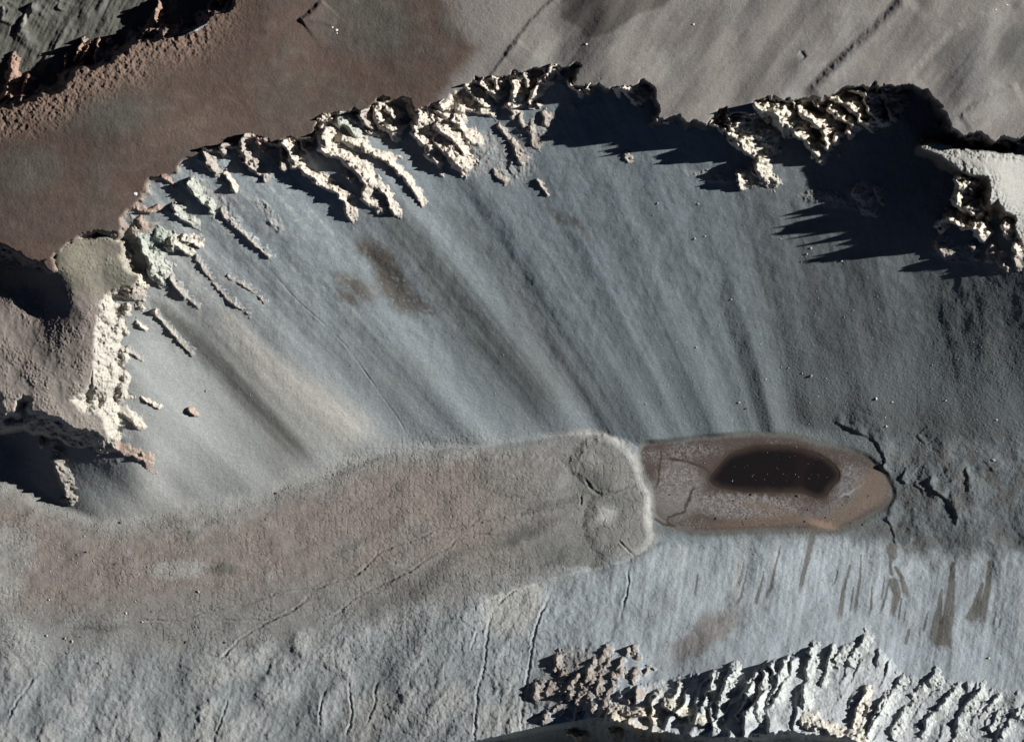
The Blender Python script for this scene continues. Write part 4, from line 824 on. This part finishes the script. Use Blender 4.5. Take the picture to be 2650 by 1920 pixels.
 ('rock_rib', G4((2160, 1380), (2080, 1480), (2020, 1580)), (14, 14), (9, 9), 'last rib before the lower right corner', ICE),
 ('rock_rib', G4((2000, 1400), (1930, 1540)), 14, 9, 'rib between the third nose and the lower right corner', ICE),
 ('rock_buttress', G4((370, 1490), (520, 1500), (600, 1540)), (26, 24), (16, 13), 'cream block at the bottom edge below the deepest cleft', CREAM),
 ('rock_buttress', G4((560, 1610), (700, 1600), (830, 1620)), 28, 12, 'cream ledge along the bottom edge, right of the cream block', CREAM),
 ('rock_buttress', G3((1330, 1330), (1430, 1390), (1530, 1430)), (36, 30), (12, 14), 'bright arm reaching left above the bottom shadow', PALE),
 ('rock_rib', G3((980, 1410), (1080, 1400), (1190, 1430)), (30, 32), (9, 10), 'left tongue of pale rock over the bottom shadow', PALE),
 ('rock_buttress', G3((870, 1450), (980, 1510), (1120, 1580), (1250, 1620)), (34, 20), (14, 12), 'jagged pale crest slanting to the bottom edge', PALE),
 ('rock_pinnacle', G3((530, 1590), (600, 1620)), 60, 10, 'lit pinnacle at the bottom edge inside the long shadow, left one', CREAM),
 ('rock_pinnacle', G3((880, 1560), (920, 1590)), 60, 9, 'lit pinnacle at the bottom edge inside the long shadow, right one', CREAM),
 ('rock_rib', G3((1440, 1180), (1400, 1290)), (22, 26), (9, 9), 'short rib left of the first tall pale rib', ICE),
 ('rock_rib', G3((1240, 1240), (1210, 1310)), (20, 24), (8, 9), 'small rib with a leaf-shaped shadow above the bright arm', ICE),
 ('rock_outcrop', B((590, 20), (540, 90), (440, 160)), 9, 6, 'dark triangular outcrop on the brown plateau near the snow', (.15, .10, .08)),
 ('rock_outcrop', D((425, 450), (440, 480)), 8, 6, 'single dark knob on the beige plateau', DUN),
]
CATS = {'rock_pinnacle': 'rock pinnacle', 'rock_rib': 'rock rib', 'rock_buttress': 'rock buttress', 'rock_outcrop': 'rock outcrop', 'rock_dyke': 'rock dyke'}
for nm, pts, rise, wid, lab, tone in R:
    if tone in (CREAM, PALE) and nm in ('rock_rib', 'rock_buttress'): wid = tuple(v*1.15 for v in wid) if isinstance(wid, tuple) else wid*1.15
    if nm == 'rock_dyke':
        rock(nm, pts, rise, tuple(v*.85 for v in wid) if isinstance(wid, tuple) else wid*.85, lab, CATS[nm], tone=(.30, .28, .25), east=4.2, foot0=.12); continue
    rock(nm, pts, rise if tone is not ICE else (rise[0]*.8, rise[1]*.6) if isinstance(rise, tuple) else rise*.7, wid, lab, CATS[nm], tone=tone, east=2.6 if tone is ICE else (1.9 if nm == 'rock_outcrop' else 2.9))
# crowd of dun pinnacles on the southern slope
rp = random.Random(5)
for (a, b_) in ((840, 880), (970, 970), (1020, 900), (1070, 870), (740, 980), (800, 1040), (700, 1070), (600, 1100), (900, 1100), (1100, 950), (1180, 1050), (1080, 1080), (780, 1180), (640, 1170), (540, 1180), (480, 1090), (270, 1190), (700, 1270), (600, 1300), (500, 1400), (600, 1410), (720, 1380), (430, 1360), (340, 1440), (830, 1300), (1100, 1240), (1030, 1300), (960, 1060), (860, 980), (640, 1240), (720, 1120), (900, 1180), (790, 1110), (560, 1250), (440, 970), (380, 1200), (820, 1390)):
    p = G3((a, b_))[0]; r_ = rp.uniform(9, 22); wd = rp.uniform(6, 12); an = rp.uniform(.1, .8); ln = rp.uniform(6, 30)
    rock('rock_pinnacle', [p, (p[0]-math.sin(an)*ln*.5+rp.uniform(-3, 3), p[1]+ln*.5), (p[0]-math.sin(an)*ln, p[1]+ln)], (r_, r_*.5), (wd, wd*.7), 'jagged dun pinnacle in the crowd of pinnacles left of the southern cliffs', 'rock pinnacle', group='pinnacles crowding the lower slope', tone=(.23, .215, .20), east=2.6, foot0=.3)

# ---------------------------------------------------------------- boulders
def stone_mesh(name, seed, mat, sub=2):
    rs = random.Random(seed); bm = bmesh.new(); bmesh.ops.create_icosphere(bm, subdivisions=sub, radius=1)
    cuts = [Vector((rs.gauss(0, 1), rs.gauss(0, 1), rs.gauss(0, .8))).normalized() for _ in range(9)]; dep = [rs.uniform(.55, .9) for _ in cuts]
    for v in bm.verts:
        for n, dp in zip(cuts, dep):
            k = v.co.dot(n)
            if k > dp: v.co -= n*(k-dp)
        v.co.x *= 1.15; v.co.z *= .8
        v.co *= rs.uniform(.95, 1.05)
    me = bpy.data.meshes.new(name); bm.to_mesh(me); bm.free(); me.materials.append(mat); return me
stones = {k: [stone_mesh(k+'_stone', 30+i*7+j, m) for j in range(4)] for i, (k, m) in enumerate((('grey', M_b_grey), ('pale', M_b_pale), ('dark', M_b_dark), ('salt', M_salt)))}
def ground_z(x, y):
    i = min(max(np.searchsorted(xs, x), 1), NX-1); j = min(max(np.searchsorted(ys, y), 1), NY-1)
    return float(H[j, i])
def boulder(x, y, r, kind, label, group=None, name='boulder', z=None):
    o = bpy.data.objects.new(name, random.choice(stones[kind])); C.collection.objects.link(o)
    o.location = (x-W0/2, H0/2-y, (ground_z(x, y) if z is None else z)+r*.25)
    o.rotation_euler = (random.uniform(-.3, .3), random.uniform(-.3, .3), random.uniform(0, 6.28)); o.scale = (r*random.uniform(.85, 1.2), r*random.uniform(.85, 1.2), r*random.uniform(.8, 1.1))
    o['label'] = label; o['category'] = 'boulder'
    if group: o['group'] = group
for x, y, r, k, lab in ((2101, 973, 5, 'grey', 'biggest boulder on the scree, beside two smaller ones above the pond'), (2078, 966, 2.6, 'grey', 'small boulder left of the biggest one above the pond'), (1893, 775, 3.4, 'grey', 'lone boulder in the middle of the grey scree'), (1802, 898, 3.6, 'grey', 'boulder heading a short dark trail on the lower scree'),
                        (2178, 675, 3.6, 'grey', 'boulder on the scree just below the tip of the eastern shadow'), (2098, 643, 3.8, 'grey', 'boulder left of the tip of the eastern shadow'), (2088, 657, 3, 'grey', 'smaller boulder under the one left of the shadow tip'), (2020, 619, 2.8, 'grey', 'pair-like pale boulder on the upper scree below the lone pinnacle'),
                        (1806, 529, 3.6, 'grey', 'boulder under the great bright buttress, on rough scree'), (1701, 527, 3.4, 'grey', 'boulder below the great shadow, highest of the big ones'), (1797, 618, 3.2, 'grey', 'boulder on the scree with a companion up right'), (1824, 611, 3.2, 'grey', 'companion boulder up right of its twin on the scree'),
                        (2270, 1032, 3.4, 'pale', 'pale boulder high above the east end of the pond'), (2312, 1041, 3, 'pale', 'warm-coloured boulder right of the pale one above the pond'), (2582, 1087, 3.2, 'pale', 'pale boulder near the right edge above the hummocks'), (2575, 1191, 4.4, 'pale', 'bright boulder among the hummocks near the right edge'), (2296, 1104, 3.4, 'pale', 'flat pale boulder just above the dark scarp east of the pond'),
                        (1914, 1041, 3.6, 'grey', 'boulder above the top rim of the clay flat, upper one'), (1671, 1045, 3.4, 'grey', 'boulder on the scree above the rounded lobe'), (1933, 1057, 3, 'dark', 'dark boulder right of the one above the clay flat'),
                        (1897, 1245, 3.2, 'salt', 'largest white stone in the pond'), (2067, 1283, 4, 'dark', 'dark boulder on the southern shore of the pond'), (1946, 1281, 3.2, 'dark', 'dark boulder at the water edge west of the other shore boulder'), (1856, 1342, 3, 'dark', 'dark boulder on the salt crust south-west of the pond'), (2560, 1703, 3.6, 'pale', 'single white boulder on the pale lower slope near the right edge'),
                        (118, 1646, 4, 'pale', 'bright boulder at the far left of the gravel floor, west of two others'), (184, 1661, 3.6, 'pale', 'lowest bright boulder on the left gravel floor'), (165, 1652, 3.4, 'pale', 'bright boulder between two others on the left gravel floor'), (124, 1553, 3.2, 'pale', 'bright boulder alone above the group at the far left'), (511, 1532, 4.4, 'pale', 'cluster-like white boulder on the brown gravel south of the dark smudge'), (323, 1588, 3.4, 'pale', 'bright boulder south of the pale stone cluster'), (366, 1610, 3.2, 'pale', 'bright boulder beside the dark smear on the gravel'),
                        (478, 1663, 3, 'dark', 'dark boulder on the gravel, left of two'), (581, 1664, 3.4, 'dark', 'dark boulder on the gravel, right of two'), (221, 1429, 2.8, 'dark', 'dark boulder on the brown polygons near the left edge'), (533, 1011, 3.2, 'grey', 'boulder on the western scree above a smaller one'), (714, 1277, 3.4, 'dark', 'sharp dark boulder at the toe of the western scree'), (309, 1353, 3.4, 'dark', 'boulder at the foot of the small scree cone')):
    boulder(x, y, r, k, lab)
def scatter(n, poly_fn, box, rr_, kinds, label, group):
    c = 0
    while c < n:
        x = random.uniform(box[0], box[2]); y = random.uniform(box[1], box[3])
        if not poly_fn(x, y): continue
        boulder(x, y, rr_[0]+(rr_[1]-rr_[0])*random.random()**2, random.choice(kinds), label, group, z=max(ground_z(x, y), -.25)); c += 1
scatter(60, lambda x, y: True, (1700, 880, 2640, 1100), (1.2, 2.3), ('grey', 'grey', 'pale'), 'small grey boulder scattered on the dark lower scree above the pond', 'boulders on the lower scree')
scatter(45, lambda x, y: y > 520+(x-1700)*.18, (1690, 480, 2350, 860), (1.2, 2.2), ('grey',), 'small grey boulder scattered on the upper scree under the eastern cliffs', 'boulders on the upper scree')
PX0, PX1 = 1870, 2150
scatter(40, lambda x, y: ((x-2015)/140)**2+((y-1215)/52)**2 < 1, (PX0, 1160, PX1, 1275), (.5, .95), ('salt',), 'tiny white salt-crusted stone poking out of the pond', 'white stones in the pond')
scatter(45, lambda x, y: ((x-2015)/140)**2+((y-1215)/58)**2 > 1.15, (1700, 1280, 2260, 1365), (1.2, 2.2), ('dark',), 'small dark stone on the salt and rust flats south of the pond', 'dark stones on the clay flat')
scatter(50, lambda x, y: True, (0, 1370, 560, 1660), (1.4, 2.4), ('pale', 'pale', 'dark'), 'small bright or dark stone on the left part of the gravel floor', 'stones on the gravel floor')
# uncountable rubble: one object each
def rubble(name, pts, mat, label):
    tv = np.array([(1, 0, 0), (-.5, .87, 0), (-.5, -.87, 0), (0, 0, 1.), (0, 0, -.6)], f32); tf = np.array([(0, 1, 3), (1, 2, 3), (2, 0, 3), (1, 0, 4), (2, 1, 4), (0, 2, 4)], np.int32)
    n = len(pts); P = np.array(pts, f32); an = RNG.uniform(0, 6.28, n).astype(f32); c, s = np.cos(an)[:, None], np.sin(an)[:, None]
    v = np.empty((n, 5, 3), f32); r = P[:, 3:4]
    v[..., 0] = (tv[:, 0]*c-tv[:, 1]*s)*r+P[:, 0:1]; v[..., 1] = (tv[:, 0]*s+tv[:, 1]*c)*r+P[:, 1:2]; v[..., 2] = tv[:, 2]*r*.8+P[:, 2:3]
    f = (tf[None]+np.arange(n)[:, None, None]*5).reshape(-1, 3)
    me = bpy.data.meshes.new(name); me.vertices.add(n*5); me.vertices.foreach_set('co', v.ravel()); me.loops.add(f.size); me.loops.foreach_set('vertex_index', f.ravel().astype(np.int32)); me.polygons.add(len(f)); me.polygons.foreach_set('loop_start', np.arange(0, f.size, 3, dtype=np.int32)); me.update(calc_edges=True); me.materials.append(mat)
    o = bpy.data.objects.new(name, me); C.collection.objects.link(o); o['kind'] = 'stuff'; o['label'] = label; o['category'] = 'rubble'
def cloud(n, wfun, r0, r1):
    x = RNG.uniform(0, W0, n*6); y = RNG.uniform(380, H0, n*6)
    i = np.clip(np.searchsorted(xs, x), 0, NX-1); j = np.clip(np.searchsorted(ys, y), 0, NY-1)
    keep = RNG.uniform(0, 1, n*6) < wfun(x, y, i, j); keep &= (ZN[j, i] == 0)
    x, y, i, j = (a[keep][:n] for a in (x, y, i, j)); r = r0+(r1-r0)*RNG.random(len(x))**3
    return np.stack([x-W0/2, H0/2-y, H[j, i]+r*.2, r], 1)
rubble('rubble', cloud(14000, lambda x, y, i, j: np.where(d_lobe[j, i] < 15, .22+.78*ss(60, 0, -d_lobe[j, i])*ss(1200, 900, x), .02)*ss(1750, 1600, y+.1*x), .9, 2.1), M_b_pale, 'bright gravel and small stones strewn over the valley floor')
rubble('rubble', cloud(12000, lambda x, y, i, j: np.where(d_flat[j, i] > 5, .06+.6*ss(1500, 2200, x)*ss(800, 1000, y)*ss(1500, 1200, y)+.35*ss(450, 350, x)+.3*ss(1700, 1850, x)*ss(650, 480, y), 0), .7, 1.7), M_b_grey, 'grey rubble strewn over the scree slopes')
rubble('rubble', cloud(3500, lambda x, y, i, j: np.where(d_lobe[j, i] < 0, .5, .05)*ss(1400, 1600, y+.1*x), .7, 1.5), M_b_dark, 'dark pebbles strewn over the lower left ground')

# ---------------------------------------------------------------- snow remnants
def snow(x, y, rx, ry, label, seed):
    rs = random.Random(seed); bm = bmesh.new(); z = ground_z(x, y); c = bm.verts.new((0, 0, 1.3)); ring = []; ring2 = []
    for k in range(14):
        a = k/14*6.283; q = rs.uniform(.7, 1.2)
        ring.append(bm.verts.new((math.cos(a)*rx*.6*q, math.sin(a)*ry*.6*q, 1.0))); ring2.append(bm.verts.new((math.cos(a)*rx*q, math.sin(a)*ry*q, -1.2)))
    for k in range(14):
        n = (k+1) % 14; bm.faces.new((c, ring[k], ring[n])); bm.faces.new((ring[k], ring2[k], ring2[n], ring[n]))
    o = new_obj('snow_patch', bm, M_snow, (x-W0/2, H0/2-y, z+.4)); o['label'] = label; o['category'] = 'snow patch'
snow(862, 75, 3.6, 2.6, 'upper small snow patch beside the dark triangular outcrop', 1)
snow(873, 82, 4.2, 4.4, 'largest snow patch on the brown plateau, right of the triangular outcrop', 2)
snow(874, 90, 2.2, 2.4, 'tiny snow patch just below the largest one on the brown plateau', 3)
snow(1793, 68, 3.2, 3.0, 'bright snow patch on the beige plateau near the top middle', 4)
snow(1517, 119, 3.4, 2.6, 'snow patch on the beige plateau below the dark brown hollow', 5)
snow(354, 503, 6.5, 5.5, 'pale round snow patch at the edge of the brown plateau', 6)
snow(2600, 18, 3.2, 2.0, 'thin snow patch at the top right', 7)
snow(2571, 30, 3.0, 1.8, 'small snow patch left of the thin one at the top right', 8)
